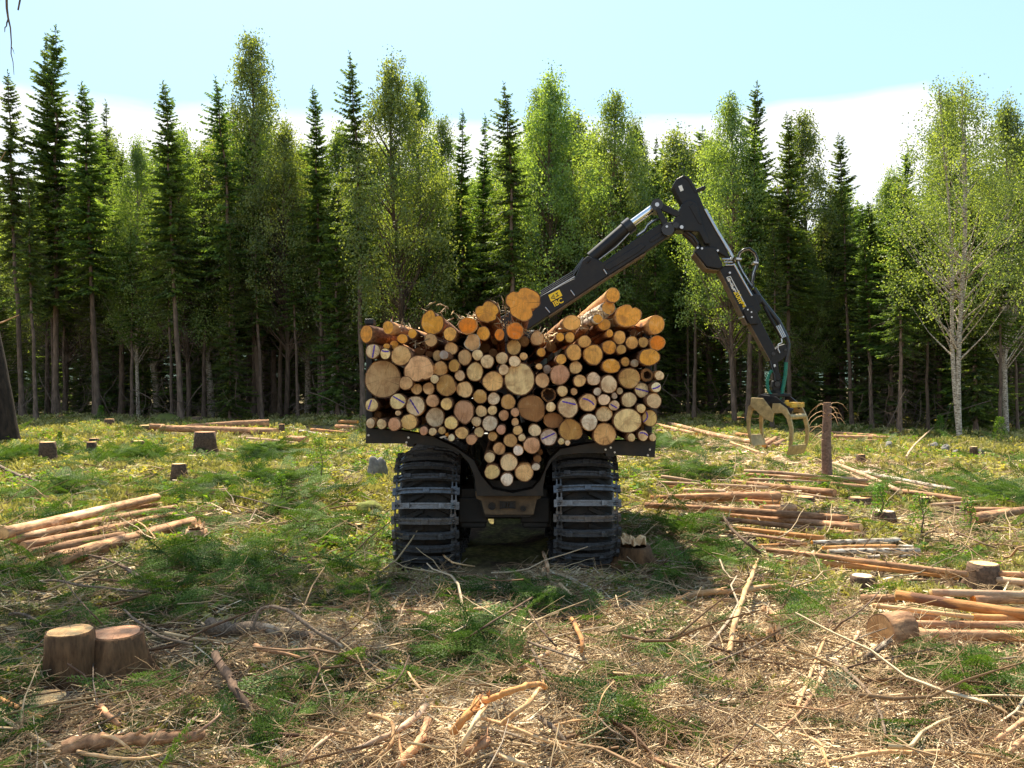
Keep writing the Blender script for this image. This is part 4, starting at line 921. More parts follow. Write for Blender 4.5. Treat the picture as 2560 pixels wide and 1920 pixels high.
# ------------------------------------------------------------------ the load
# crop, centre x, centre y, radius x, radius y, colour, options
LD=[(1,200,745,92,130,'o',dict(dir=(300,60),lm='orange log slanting out at the top left',mat='load_bark')),(1,500,655,76,95,'o',dict(dir=(250,110))),(1,835,740,62,72,'o',dict(dir=(60,90))),
(1,698,812,78,70,'o',{}),(1,1110,590,160,172,'o',dict(lm='notched orange log with a small black hole',lobes=[(62,-.40,17),(95,.08,20),(18,.06,15)],irr=.03)),
(1,1355,745,95,100,'r',dict(dir=(90,30))),(1,1600,630,135,118,'O',dict(lm='deep orange log with shredded bark')),(1,1870,440,172,145,'o',dict(lm='smooth heart-shaped orange log',lobes=[(122,-.32,17),(-22,-.22,16),(65,.08,25)])),
(1,1090,830,92,95,'t',dict(dir=(90,60))),(1,1815,735,92,95,'o',{}),(1,2040,755,72,85,'O',{}),(2,40,705,125,120,'O',dict(lm='knotty deep orange log below the three-lobed log')),
(2,150,320,248,218,'o',dict(lm='huge three-lobed log on top of the load',lobes=[(112,-.26,11),(-38,-.36,15),(-85,.12,22),(25,.06,30),(200,-.16,12)],flare=.5,fr=.6)),
(1,585,895,60,60,'o',{}),(1,480,915,48,40,'o',{}),(1,1370,950,92,95,'t',{}),(1,1665,860,112,118,'t',dict(mat='birch_bark',lm='white-barked log with a black crack',lobes=[(150,-.15,25),(200,.08,20)],dir=(-60,-30))),
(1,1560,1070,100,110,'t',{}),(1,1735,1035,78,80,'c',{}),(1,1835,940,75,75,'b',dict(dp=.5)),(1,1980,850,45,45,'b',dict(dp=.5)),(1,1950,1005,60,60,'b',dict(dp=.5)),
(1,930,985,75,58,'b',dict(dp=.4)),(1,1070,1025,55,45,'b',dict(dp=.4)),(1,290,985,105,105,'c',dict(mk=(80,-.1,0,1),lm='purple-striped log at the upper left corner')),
(1,460,1020,75,78,'c',dict(mk=(-5,.45,.1,.8))),(1,680,1045,145,142,'t',dict(lm='large smooth tan log in the upper left')),(1,1180,1045,68,78,'t',dict(dp=.1)),(1,1270,1035,66,66,'g',dict(dir=(90,90),dp=-.35,mat='load_bark')),
(1,1410,1185,78,88,'B',{}),(1,1221,1225,103,105,'t',{}),(1,925,1225,200,185,'t',dict(lm='wide angular tan log',lobes=[(-75,-.14,9),(150,-.10,20),(215,.13,22),(60,.07,25),(-30,.08,20)])),
(1,430,1370,255,270,'t',dict(lm='giant round log on the left edge of the load',irr=.02,flare=.8,fr=.75,end=(.68,.42,.17))),(1,1870,1125,98,95,'c',{}),(1,2075,1080,88,85,'c',{}),(2,25,930,105,110,'t',{}),
(2,35,1125,85,78,'c',{}),(1,2098,1240,75,78,'c',{}),(1,1700,1268,120,135,'c',dict(irr=.05)),(1,1490,1320,73,78,'c',{}),(1,1142,1370,62,62,'c',{}),(1,1300,1455,142,150,'B',dict(lm='honey brown round log')),
(1,745,1425,100,95,'t',{}),(1,893,1508,78,80,'y',{}),(1,1060,1500,86,88,'y',{}),(1,1555,1515,118,115,'y',dict(lm='yellowish log with fine star cracks')),(1,1950,1400,148,145,'t',dict(lm='plain round tan log left of the load centre')),
(1,1770,1610,100,98,'B',{}),(1,1960,1640,90,88,'w',{}),(2,105,1370,210,235,'c',dict(lm='large pale oval log in the load centre',irr=.035)),
(2,1395,210,100,102,'o',dict(lm='small orange log perched highest on the right')),(2,1335,385,97,98,'t',dict(dir=(-140,100),mat='birch_bark')),(2,1605,495,178,158,'o',dict(lm='broad orange log with a black star crack',lobes=[(65,-.22,9),(20,.06,22)])),
(2,1995,615,118,130,'o',dict(lm='round orange log at the top right corner',dir=(-120,40))),(2,825,590,128,112,'t',dict(lm='tan log stained green on its left',dir=(-90,90))),(2,1185,535,72,68,'o',dict(dir=(-150,20),mat='birch_bark')),
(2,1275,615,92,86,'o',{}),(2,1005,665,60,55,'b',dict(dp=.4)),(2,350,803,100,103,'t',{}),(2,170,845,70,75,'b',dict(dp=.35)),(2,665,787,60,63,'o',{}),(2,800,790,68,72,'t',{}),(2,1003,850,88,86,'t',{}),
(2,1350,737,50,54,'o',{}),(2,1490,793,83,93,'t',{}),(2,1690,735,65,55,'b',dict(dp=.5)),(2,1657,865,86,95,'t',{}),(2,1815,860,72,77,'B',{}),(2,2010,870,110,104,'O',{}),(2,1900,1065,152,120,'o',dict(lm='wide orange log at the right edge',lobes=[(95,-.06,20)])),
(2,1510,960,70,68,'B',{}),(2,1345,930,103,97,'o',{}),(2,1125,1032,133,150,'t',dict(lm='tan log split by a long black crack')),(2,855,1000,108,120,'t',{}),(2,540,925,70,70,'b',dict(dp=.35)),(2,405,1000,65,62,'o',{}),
(2,160,1055,58,55,'t',{}),(2,680,1095,75,75,'t',{}),(2,880,1210,90,92,'t',dict(dp=.12)),(2,1370,1188,128,104,'o',dict(lm='lying oval orange log')),(2,1565,1130,62,68,'t',dict(dp=.15)),(2,1695,1150,60,55,'g',dict(dp=.15)),
(2,375,1195,48,45,'t',{}),(2,485,1235,58,63,'g',{}),(2,660,1310,138,143,'r',dict(lm='reddish blotched log right of the load centre',irr=.04)),(2,420,1388,100,108,'t',{}),(2,935,1393,87,87,'t',{}),(2,1128,1367,97,97,'c',dict(irr=.05)),
(2,1338,1442,120,127,'c',dict(lm='cream log with fine radial cracks')),(2,1620,1358,150,150,'B',dict(lm='large honey log with a dark outer ring',irr=.035)),(2,1870,1315,83,92,'b',dict(hol=.55,lm='small hollow log at the right edge')),(2,2040,1322,66,70,'c',{}),
(2,1795,1522,104,104,'c',dict(mk=(-14,0,0,1.05))),(2,1994,1482,70,74,'w',dict(mk=(22,-.05,.15,1))),(2,1490,1535,47,50,'c',{}),(2,1180,1542,57,59,'w',{}),(2,857,1543,49,51,'t',{}),(2,697,1535,76,79,'y',{}),
(4,508,205,105,98,'b',dict(hol=.7,lm='round log with a rotten black core')),(4,1415,220,44,48,'w',{}),
(4,275,398,186,192,'b',dict(lm='big dark brown rotten log',lobes=[(-110,-.10,25),(150,.08,30)],end=(.42,.19,.06))),(4,536,372,70,70,'c',{}),(4,775,380,143,152,'c',dict(mk=(-12,.42,0,.8),lm='large purple-marked log beside the rotten log')),
(4,1050,313,124,130,'t',dict(mk=(-28,.2,-.15,.85))),(4,1272,272,86,81,'c',{}),(4,1412,352,77,75,'c',dict(mk=(-32,-.15,0,.8))),(4,1617,273,111,108,'c',{}),(4,1963,288,109,109,'c',dict(lm='cream log with a vertical crack at the right edge')),
(4,1785,392,66,66,'c',{}),(4,1905,527,107,118,'y',dict(mk=(75,.5,.35,.75))),(4,1595,562,200,174,'c',dict(lm='very large lying oval log low on the right',irr=.015)),(4,1270,474,118,108,'c',{}),(4,1070,582,120,119,'w',{}),
(4,572,557,132,113,'b',dict(end=(.40,.19,.07),lm='brown rot-ringed log beside the rotten one')),(4,808,690,162,158,'B',dict(lm='pear-shaped brown log on the bunk beam',lobes=[(-20,.05,30),(-80,-.10,14),(200,.05,25)])),
(4,1280,752,163,160,'t',dict(lm='big tan log resting on the right beam',irr=.03)),(4,508,792,120,120,'w',dict(mk=(25,.15,0,1))),(4,315,697,91,87,'c',{}),(4,77,697,69,67,'t',{}),(4,137,798,52,54,'c',{}),
(4,43,580,53,58,'t',{}),(4,42,447,60,66,'r',{}),(4,275,903,125,114,'r',dict(lm='red-rimmed angular log above the beam notch',irr=.06)),(4,85,974,71,76,'w',{}),(4,170,1282,128,128,'t',dict(lm='frayed mottled log in the bottom of the notch')),
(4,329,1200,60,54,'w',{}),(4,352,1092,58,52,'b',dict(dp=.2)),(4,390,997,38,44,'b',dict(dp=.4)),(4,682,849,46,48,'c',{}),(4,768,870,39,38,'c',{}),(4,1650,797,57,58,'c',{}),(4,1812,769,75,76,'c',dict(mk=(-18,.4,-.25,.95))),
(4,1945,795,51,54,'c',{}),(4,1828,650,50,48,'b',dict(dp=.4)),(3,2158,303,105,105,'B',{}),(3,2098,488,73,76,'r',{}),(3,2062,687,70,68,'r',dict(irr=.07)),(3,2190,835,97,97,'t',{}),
(3,2036,949,88,91,'t',{}),(3,1903,1070,75,78,'c',{}),(3,1938,1270,110,106,'y',dict(lm='yellowish log at the lower left of the notch')),(3,2168,1140,128,122,'c',dict(lm='cream split log in the middle of the notch')),(3,2142,1375,92,92,'w',{}),(3,1943,779,66,67,'t',{}),(3,1757,721,72,72,'c',{}),(3,1650,825,76,76,'r',dict(irr=.06)),
(3,1517,732,94,88,'t',dict(irr=.05)),(3,1374,798,49,52,'w',{}),(3,1313,755,28,28,'o',dict(dp=.1)),(3,1243,698,54,57,'y',{}),(3,1115,714,57,57,'c',{}),(3,993,702,60,65,'r',{}),(3,786,582,118,114,'t',dict(lm='tan log with a pale star on the left beam')),
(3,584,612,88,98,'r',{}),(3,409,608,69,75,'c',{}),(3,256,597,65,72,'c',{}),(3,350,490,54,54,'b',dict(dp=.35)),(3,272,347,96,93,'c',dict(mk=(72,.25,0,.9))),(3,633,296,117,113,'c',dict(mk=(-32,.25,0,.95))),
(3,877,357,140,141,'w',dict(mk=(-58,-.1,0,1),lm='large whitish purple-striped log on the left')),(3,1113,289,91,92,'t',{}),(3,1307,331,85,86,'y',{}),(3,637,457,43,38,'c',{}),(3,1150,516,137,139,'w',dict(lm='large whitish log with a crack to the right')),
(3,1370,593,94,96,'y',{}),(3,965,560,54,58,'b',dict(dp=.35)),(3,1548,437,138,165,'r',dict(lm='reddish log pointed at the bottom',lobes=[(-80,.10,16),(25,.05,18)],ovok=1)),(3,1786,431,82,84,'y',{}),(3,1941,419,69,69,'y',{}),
(3,1719,574,72,69,'c',{}),(3,1906,600,110,112,'w',dict(lm='whitish double-ringed log above the notch'))]
OR={1:(880,700),2:(1280,700),3:(880,950),4:(1280,950)}
YL=9.0; GL='logs loaded on the forwarder'
items=[]
for i,(cr,cx,cy,rx,ry,c,o) in enumerate(LD):
    k=400/2212.; px,py=OR[cr][0]+cx*k,OR[cr][1]+cy*k
    if c in 'tr' and (py<840 or (px>1400 and py<905)): c='T'
    items.append([px,py,rx*k,ry*k,c,o])
def dirname(dx,dy):
    a=math.degrees(math.atan2(-dy,dx))%360
    return ['right of','upper right of','above','upper left of','left of','lower left of','below','lower right of'][int((a+22.5)//45)%8]
used=set(); LM=[it for it in items if 'lm' in it[5]]
for it in items:
    px,py,rx,ry,c,o=it
    if 'lm' in o: lb=o['lm']; used.add(lb); it.append(lb)
for it in items:
    if len(it)>6: continue
    px,py,rx,ry,c,o=it; sz='tiny' if rx<9 else ('small' if rx<13 else ('medium' if rx<18.5 else 'large'))
    ex=' with purple paint' if 'mk' in o else (', set back in shadow,' if o.get('dp',0)>.3 else '')
    best=None
    for l in sorted(LM,key=lambda l:math.hypot(l[0]-px,l[1]-py)):
        lb=f"{sz} {CN[c]} log{ex} {dirname(px-l[0],py-l[1])} {l[5]['lm']}"
        if lb not in used and len(lb.split())<=16: best=lb; break
    if not best:
        l=sorted(LM,key=lambda l:math.hypot(l[0]-px,l[1]-py)); best=f"{CN[c]} log two places {dirname(px-l[0][0],py-l[0][1])} {l[0][5]['lm']}"
        if best in used or len(best.split())>16: best=f"{sz} log two places {dirname(px-l[1][0],py-l[1][1])} {l[1][5]['lm']}"
    if best is None or len(best.split())<4: best=f'{sz} {CN[c]} log deep in the load at {int(px)}'
    used.add(best); it.append(best)
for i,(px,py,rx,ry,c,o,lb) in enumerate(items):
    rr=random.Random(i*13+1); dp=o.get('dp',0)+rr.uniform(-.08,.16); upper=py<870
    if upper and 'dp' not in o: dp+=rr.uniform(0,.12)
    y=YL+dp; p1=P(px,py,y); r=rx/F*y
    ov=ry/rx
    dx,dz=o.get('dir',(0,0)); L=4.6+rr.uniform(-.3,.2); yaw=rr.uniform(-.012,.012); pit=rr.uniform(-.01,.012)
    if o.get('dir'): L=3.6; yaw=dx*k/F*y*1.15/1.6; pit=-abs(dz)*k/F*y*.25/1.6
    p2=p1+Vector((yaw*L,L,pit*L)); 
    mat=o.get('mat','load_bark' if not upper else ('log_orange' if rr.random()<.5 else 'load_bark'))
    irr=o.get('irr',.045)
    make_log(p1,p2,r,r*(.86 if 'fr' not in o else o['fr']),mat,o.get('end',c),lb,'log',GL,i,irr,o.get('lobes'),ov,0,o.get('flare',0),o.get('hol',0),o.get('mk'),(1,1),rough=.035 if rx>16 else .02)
def shreds():
    V=np.array([(-.5,-.08,0),(.5,-.02,.02),(.5,.02,.02),(-.5,.07,0),(0,.1,.1)]); Fc=np.array([(0,1,4),(1,2,4),(2,3,4),(3,0,4)])
    parts=[]
    for px,py,n in ((1165,790,50),(1130,835,60),(1060,850,45),(990,805,25),(1270,800,50),(1330,830,50),(1400,825,40),(1455,805,50),(1500,780,50),(1550,800,30),(1600,835,30),(1370,840,30),(1090,760,15),(1260,760,25)):
        q=P(px,py,9.25); m=n; pos=np.stack([q.x+rng.normal(0,.09,m),9.12+rng.random(m)*.9,q.z+rng.normal(-.02,.035,m)],1); l=rng.uniform(.03,.15,m)
        parts.append(bake(V,Fc,pos,rotz(rng.uniform(0,6.28,m),rng.normal(0,.9,m),rng.normal(0,.9,m)),np.stack([l,l*.8,l],1)))
    stuff('bark_shreds',parts,'chips')
shreds()
# ------------------------------------------------------------------ the machine
FW=tag(empty('forwarder',(-.08,11.5,0)),'black forestry forwarder seen from behind, stacked high with logs, steel tracks','forwarder')
def part(mb,name,mat,parent=FW,bevel=0): 
    wl=Vector((0,0,0)); p=parent
    while p: wl+=p.location; p=p.parent
    return mb.build(name,M[mat] if isinstance(mat,str) else mat,parent,-wl,bevel)
# bunk beam
def bunk(Y,dx=0,dz=0,full=True):
    pts=[(914,1108),(1017,1109),(1019,1117),(1034,1117),(1036,1110),(1078,1113),(1120,1121),(1150,1133),(1172,1158),(1186,1190),(1190,1215),(1192,1240),
         (1358,1240),(1358,1215),(1365,1178),(1380,1152),(1402,1138),(1440,1134),(1513,1133),(1515,1142),(1535,1143),(1537,1137),(1636,1143),
         (1640,1098),(1500,1104),(1450,1112),(1400,1122),(1372,1150),(1350,1200),(1330,1222),(1280,1232),(1232,1222),(1205,1190),(1185,1150),(1140,1118),(1080,1090),(1000,1076),(917,1070)]
    mb=MB(); k=Y/9.3
    q=[P(a,b,9.3)+Vector((dx,Y-9.3,dz)) for a,b in pts]; mb.extrude(q,(0,.24,0)); return mb
part(bunk(9.28),'bunk','bunk_black',bevel=.006)
part(bunk(12.6),'bunk','bunk_black',bevel=.006)
mb=MB()                                           # bolts, lugs and scrapes of the beam
for (a,b) in ((1021,1094),(1016,1106),(1537,1131),(1527,1119),(1625,1124),(1620,1138),(921,1088),(1213,1145),(1514,1124)):
    mb=MB(); p=P(a,b,9.26); mb.tube([p,p+Vector((0,.03,0))],.012,8); part(mb,'bolt','steel_pipe')
for (a,b,Y,top,w) in ((918,1104,9.42,812,.075),(1622,1138,9.42,830,.09),(918,1104,12.9,830,.075),(1622,1138,12.9,850,.09)):
    mb=MB(); p=P(a,b,9.42); t=P(a,top,9.42); p.y=t.y=Y; dx=.035 if a<1200 else -.02
    mb.box(((p.x+t.x)/2+dx,Y,(p.z+t.z)/2),(w,.14,t.z-p.z)); mb.box((t.x+dx,Y,t.z+.03),(w*1.3,.17,.06)); part(mb,'load_post','machine_black',bevel=.008)
# chassis, rear plate
def ppoly(pts,Y): return [P(a,b,Y) for a,b in pts]
mb=MB(); mb.extrude(ppoly([(1186,1235),(1198,1255),(1208,1288),(1216,1294),(1328,1294),(1336,1285),(1344,1255),(1358,1235),(1358,1200),(1186,1200)],9.5),(0,6.4,0)); part(mb,'chassis','bunk_black',bevel=.01)
mb=MB(); mb.extrude(ppoly([(1188,1228),(1355,1228),(1352,1246),(1342,1250),(1334,1287),(1212,1287),(1203,1252),(1190,1246)],9.44),(0,.05,0)); rp=part(mb,'rear_plate','dirt_and_bounce',bevel=.006)
def wl(o):
    v=Vector((0,0,0))
    while o: v+=o.location; o=o.parent
    return v
def ring(c,r,w,n=18,d=.03):
    m=MB(); c=Vector(c)
    for k in range(n):
        a,b=2*math.pi*k/n,2*math.pi*(k+1)/n
        q=[c+Vector((math.cos(t)*rr_,0,math.sin(t)*rr_)) for t,rr_ in ((a,r),(b,r),(b,r-w),(a,r-w))]; m.extrude(q,(0,-d,0))
    return m
for (a,b,r) in ((1230,1265,.042),(1308,1271,.03)):
    c=P(a,b,9.44); m=ring(c,r,.012,20,.025); m.tube([c,c+Vector((0,-.012,0))],r-.014,16); m.build('round_boss',M['machine_black'],rp,-wl(rp))
m=MB(); c=P(1269,1262,9.44)
for sx in (-1,1):
    m.box(c+Vector((sx*.045,-.012,0)),(.05,.03,.06)); m.box(c+Vector((sx*.045,-.03,-.03)),(.07,.02,.012)); m.box(c+Vector((sx*.045,-.03,.035)),(.07,.02,.012))
m.box(c+Vector((0,-.03,0)),(.016,.025,.075)); m.box(c+Vector((.082,-.03,0)),(.012,.025,.09));m.box(c+Vector((-.082,-.03,0)),(.012,.025,.09)); m.build('hitch_bracket',M['machine_black'],rp,-wl(rp))
mb=MB()
for sx in (-1,1): mb.box((sx*.36-.09,9.9,.62),(.30,.35,.46)); mb.box((sx*.36-.09,10.9,.60),(.34,2.4,.30)); mb.tube([(sx*.3-.09,10.6,.62),(sx*.95-.09,10.6,.62)],.16,12)
mb.box((-.09,10.65,.60),(.6,.5,.42)); part(mb,'bogie_housing','bunk_black',bevel=.02)
# tyres
def tyre_mesh(Rr=.60,w=.60):
    mb=MB(); prof=[(-w/2+.06,.34),(-w/2,.40),(-w/2-.01,.50),(-w/2+.03,Rr-.04),(-w/2+.10,Rr),(0,Rr+.015),(w/2-.10,Rr),(w/2-.03,Rr-.04),(w/2+.01,.50),(w/2,.40),(w/2-.06,.34)]
    n=40; V=[];Fc=[]; m=len(prof)
    for k in range(n):
        a=2*math.pi*k/n
        for x,r in prof: V.append((x,r*math.cos(a),r*math.sin(a)))
    for k in range(n):
        for j in range(m-1): Fc.append((k*m+j,k*m+j+1,((k+1)%n)*m+j+1,((k+1)%n)*m+j))
    mb.add(V,Fc,True)
    for k in range(22):                                       # chevron lugs
        a0=2*math.pi*k/22
        for sx in (-1,1):
            q=[]
            for (x,da,dr) in ((.02,.0,.015),(.14,.09,.012),(.29,.20,-.03)):
                for (ww,hh) in ((0,0),(.075,0),(.06,.05),(.015,.05)):
                    a=a0+da+ww/.6+(math.pi/22 if sx>0 else 0); r=Rr+dr-.008+hh; q.append((sx*x,r*math.cos(a),r*math.sin(a)))
            f=[]
            for j in range(2):
                for e in range(4): f.append((j*4+e,j*4+(e+1)%4,(j+1)*4+(e+1)%4,(j+1)*4+e))
            f+= [(0,3,2,1),(8,9,10,11)]; mb.add(q,f)
    me=bpy.data.meshes.new('tyre'); me.from_pydata(mb.v,[],mb.f); me.polygons.foreach_set('use_smooth',mb.sm); me.materials.append(M['rubber']); return me
TY=tyre_mesh()
mb=MB(); n=24
mb.tube([(-.22,0,0),(.22,0,0)],.35,24); mb.tube([(-.27,0,0),(-.22,0,0)],.14,16); mb.tube([(.22,0,0),(.27,0,0)],.14,16)
for k in range(8): a=k*math.pi/4; mb.tube([(.22,.24*math.cos(a),.24*math.sin(a)),(.245,.24*math.cos(a),.24*math.sin(a))],.02,6)
RIM=bpy.data.meshes.new('rim'); RIM.from_pydata(mb.v,[],mb.f); RIM.materials.append(M['yellow_paint'])
def wheel(c,sc=1):
    w=link('tyre',TY,FW,Vector(c)-FW.location); w.rotation_euler=(random.uniform(0,3),0,0); w.scale=(sc,sc,sc)
    r=link('rim',RIM,w); return w
# track plate: bent steel bar with two ridges, grousers and the side links
def plate_mesh(seed=0,w=.74):
    mb=MB(); r=random.Random(seed)
    prof=[(-.5,-.030),(-.43,-.030),(-.37,.004),(-.28,.020),(-.1,.032),(.1,.032),(.28,.020),(.37,.004),(.43,-.030),(.5,-.030)]
    def bar(t0,t1,z0,z1,x0=-.5,x1=.5):
        p=[(x*w,z) for x,z in prof if x0<=x<=x1]
        top=[(x,z+z1) for x,z in p]; bot=[(x,z+z0) for x,z in p][::-1]
        mb.extrude([(x,t0,z) for x,z in top+bot],(0,t1-t0,0))
    bar(-.034,.034,-.02,0); bar(-.034,-.018,0,.026); bar(.014,.032,0,.022)
    for x in ((-.27,.24) if seed%2 else (.0,)): mb.box((x*w+r.uniform(-.01,.01),0,.05),(.07,.05,.04))
    for s in (-1,1):
        for dx in (-.022,.022): mb.box((s*w*.42+dx,.095,-.045),(.016,.13,.034))
        mb.box((s*w*.42,.052,-.045),(.07,.03,.04)); mb.tube([(s*w*.42-.045,.15,-.045),(s*w*.42+.045,.15,-.045)],.013,8)
        mb.box((s*w*.48,0,-.02),(.035,.085,.05))
    me=bpy.data.meshes.new('track_plate'); me.from_pydata(mb.v,[],mb.f); me.materials.append(M['track_steel'])
    return me
PL=[plate_mesh(s) for s in range(2)]
def track(cx,yb,yf,zc,Rt,roll,n):
    side=empty('track',Vector((cx,yb,zc))-FW.location); side.parent=FW; side.rotation_euler=(0,roll,0)
    straight=yf-yb; per=2*straight+2*math.pi*Rt
    for i in range(n):
        s=(i+.35)/n*per
        if s<straight: y,z,a=s,Rt,0
        elif s<straight+math.pi*Rt: t=(s-straight)/Rt; y,z,a=straight+Rt*math.sin(t),Rt*math.cos(t),-t
        elif s<2*straight+math.pi*Rt: y,z,a=straight-(s-straight-math.pi*Rt),-Rt,math.pi
        else: t=(s-2*straight-math.pi*Rt)/Rt; y,z,a=-Rt*math.sin(t),-Rt*math.cos(t),math.pi-t
        if a==0 and .2<y<straight-.2: z-=.05*math.sin(math.pi*y/straight)
        o=link('track_plate',PL[i%2],side,(random.uniform(-.008,.008),y,z)); o.rotation_euler=(a,random.uniform(-.012,.012),random.uniform(-.02,.02))
LX,RX=-.96,.83
for cx,z in ((LX,.57),(RX,.60)):
    wheel((cx,9.93,z)); wheel((cx,11.45,z)); track(cx,9.93,11.45,z,.672,0,45)
    for y in (13.9,15.4): 
        w=wheel((cx*1.07+.02,y,z+.04),1.05)
        ch=MB(); r=random.Random(int(y*10)); 
        for k in range(150 if y<14 else 60):           # loose steel chain links round the tyre
            a=r.uniform(0,6.28); x=r.uniform(-.33,.33); rad=.675+r.uniform(-.01,.03); c=Vector((x,rad*math.cos(a),rad*math.sin(a)))
            u=Vector((r.uniform(-1,1),r.uniform(-1,1),r.uniform(-1,1))).normalized(); v=u.orthogonal().normalized(); q=[c+(u*math.cos(t*.785)+v*math.sin(t*.785)*.6)*.042 for t in range(9)]
            ch.tube(q,.010,5,False)
        me=bpy.data.meshes.new('tyre_chain'); me.from_pydata(ch.v,[],ch.f); me.materials.append(M['track_steel']); link('tyre_chain',me,w)
# second frame, cab and bonnet hidden in front of the load
mb=MB(); mb.box((-.08,14.9,1.0),(.9,1.9,.5)); mb.box((-.08,17.2,1.35),(1.5,2.0,.9)); mb.box((-.08,15.9,.9),(.5,1.6,.4)); part(mb,'front_frame','machine_black',bevel=.05)
mb=MB(); cab=[(-.62,15.35,1.3),(-.62,16.75,1.3),(-.62,16.95,1.9),(-.62,16.6,3.05),(-.62,15.45,3.05)]; mb.extrude(cab,(1.08,0,0)); cb=part(mb,'cab','machine_black',bevel=.04)
mb=MB(); mb.box((-.08,15.33,2.45),(.86,.03,.8)); part(mb,'window','glass_dark',cb)
mb=MB(); mb.box((-.635,16.1,2.45),(.03,.9,.8)); part(mb,'window','glass_dark',cb)
mb=MB(); mb.box((.475,16.1,2.45),(.03,.9,.8)); part(mb,'window','glass_dark',cb)
for cx in (-.98,.9): wheel((cx,17.6,.66),1.1)
# headboard grate behind the load
mb=MB()
for i in range(9): mb.box((-1.5+i*.36,14.15,2.0),(.05,.05,1.5))
for z in (1.25,2.0,2.72): mb.box((-.06,14.15,z),(3.0,.06,.06))
part(mb,'headboard','machine_black')
# ------------------------------------------------------------------ crane (lives in one upright plane)
B0=Vector((.35,14.5,0)); U=Vector((math.cos(R(40)),math.sin(R(40)),0)); 
tip=P(1950,1000,14.2); U=(Vector((tip.x,tip.y,0))-B0).normalized(); NRM=Vector((U.y,-U.x,0))      # normal towards the camera
def cr(px,py,off=0.0):                              # pixel -> point of the crane plane (shifted off towards the camera)
    d=Vector(((px-CX)/F,1,-(py-HY)/F)); o=Vector((0,0,H)); p0=B0+NRM*off; t=(p0-o).dot(NRM)/d.dot(NRM); return o+d*t
c2=lambda x,y,off=0.0:cr(1320+x/3.16,420+y/3.16,off)
c3=lambda x,y,off=0.0:cr(1740+x/3.192,640+y/3.192,off)
CRN=FW
def slab(pts,th,name,mat='machine_black',bevel=.015,f=c2,mid=0,parent=CRN,ret=False):
    mb=MB(); mb.extrude([f(x,y,mid+th/2) for x,y in pts],-NRM*th)
    return part(mb,name,mat,parent,bevel)
def bar(pts,r,name,mat,f=c2,off=0.0,parent=CRN,n=14):
    mb=MB(); mb.tube([f(x,y,off) for x,y in pts],r,n); return part(mb,name,mat,parent)
mb=MB(); mb.tube([(.35,14.5,.8),(.35,14.5,2.5)],.26,18); mb.tube([(.35,14.5,2.5),(.35,14.5,2.75)],.2,16); part(mb,'crane_column','machine_black')
ib=slab([(-330,1240),(-60,1090),(100,1010),(370,870),(430,730),(470,695),(540,715),(590,745),(845,565),(945,500),(1060,430),(1140,425),(1190,470),(1150,515),(1060,572),(930,662),(860,705),(620,860),(165,1165),(-80,1330),(-260,1420)],.30,'inner_boom')
slab([(160,1168),(620,863),(860,709),(930,666),(934,676),(864,719),(624,873),(164,1178)],.33,'boom_bounce_strip','dirt_and_bounce',.004,parent=ib)  # boom underside strip; its brown stands in for light bounced off the ground
for pts in ([(600,770),(900,590),(935,615),(870,670),(640,810),(610,800)],[(960,560),(1050,500),(1068,520),(1050,548),(975,592),(958,580)]):
    slab(pts,.32,'pressed_panel','machine_black',.012,parent=ib)
for (a,b) in (((598,800),(622,838)),((337,965),(368,1008)),((137,1100),(172,1142))): bar([a,b],.012,'retaining_strip','steel_pipe',off=.165,parent=ib,n=6)
bar([(478,736),(479,737)],.05,'pivot_pin','hose_black',off=.16,parent=ib)
slab([(110,995),(365,848),(375,862),(108,1018)],.05,'hose_bundle','steel_pipe',.01,mid=.05,parent=ib)
for k,dy in enumerate((0,-14,-28)): bar([(100,1005+dy),(230,925+dy),(360,850+dy*1.2),(400,790+dy),(440,715+dy*.3)],.014,'hydraulic_hose','hose_black',off=.08-.05*k,parent=ib,n=8)
for k in range(3): bar([(860,545-6*k),(925,500-8*k),(950,455-8*k),(1000,418-6*k),(1060,400),(1100,400+4*k)],.014,'hydraulic_hose','steel_pipe' if k==1 else 'hose_black',off=.10-.07*k,parent=ib,n=8)
# labels on the inner boom
decal=slab([(160,1003),(247,960),(272,1008),(182,1057)],.004,'warning_label','decal_yellow',0,mid=.155,parent=ib)
slab([(180,1030),(202,996),(218,1035)],.004,'warning_triangle','hose_black',0,mid=.160,parent=ib)
slab([(187,1026),(201,1003),(211,1029)],.004,'warning_triangle','decal_yellow',0,mid=.165,parent=ib)
bar([(197,1009),(200,1022)],.006,'warning_symbol','hose_black',off=.170,parent=ib,n=6)
for a,b in (((218,994),(236,984)),((222,1018),(246,1004)),((228,992),(234,1010))): bar([a,b],.007,'warning_symbol','hose_black',off=.158,parent=ib,n=6)
def text(s,f,org,xd,size,mat,parent,off,name='lettering'):
    cu=bpy.data.curves.new(name,'FONT'); cu.body=s; cu.size=size; cu.extrude=.001; cu.align_x='LEFT'; cu.offset=.003
    o=bpy.data.objects.new(name,cu); COL.objects.link(o); a=f(*org,off); b=f(*xd,off); x=(b-a).normalized(); y=NRM.cross(x).normalized(); z=x.cross(y)
    if z.dot(NRM)<0: y=-y; z=-z
    bpy.context.view_layer.update(); me=bpy.data.meshes.new_from_object(o.evaluated_get(bpy.context.evaluated_depsgraph_get())); bpy.data.objects.remove(o)
    me.transform(Matrix((x,y,z)).transposed().to_4x4()); me.materials.clear(); me.materials.append(M[mat])
    return link(name,me,parent,a-wl(parent))
text('IBC',c2,(208,1096),(290,1054),.12,'decal_yellow',ib,.153)
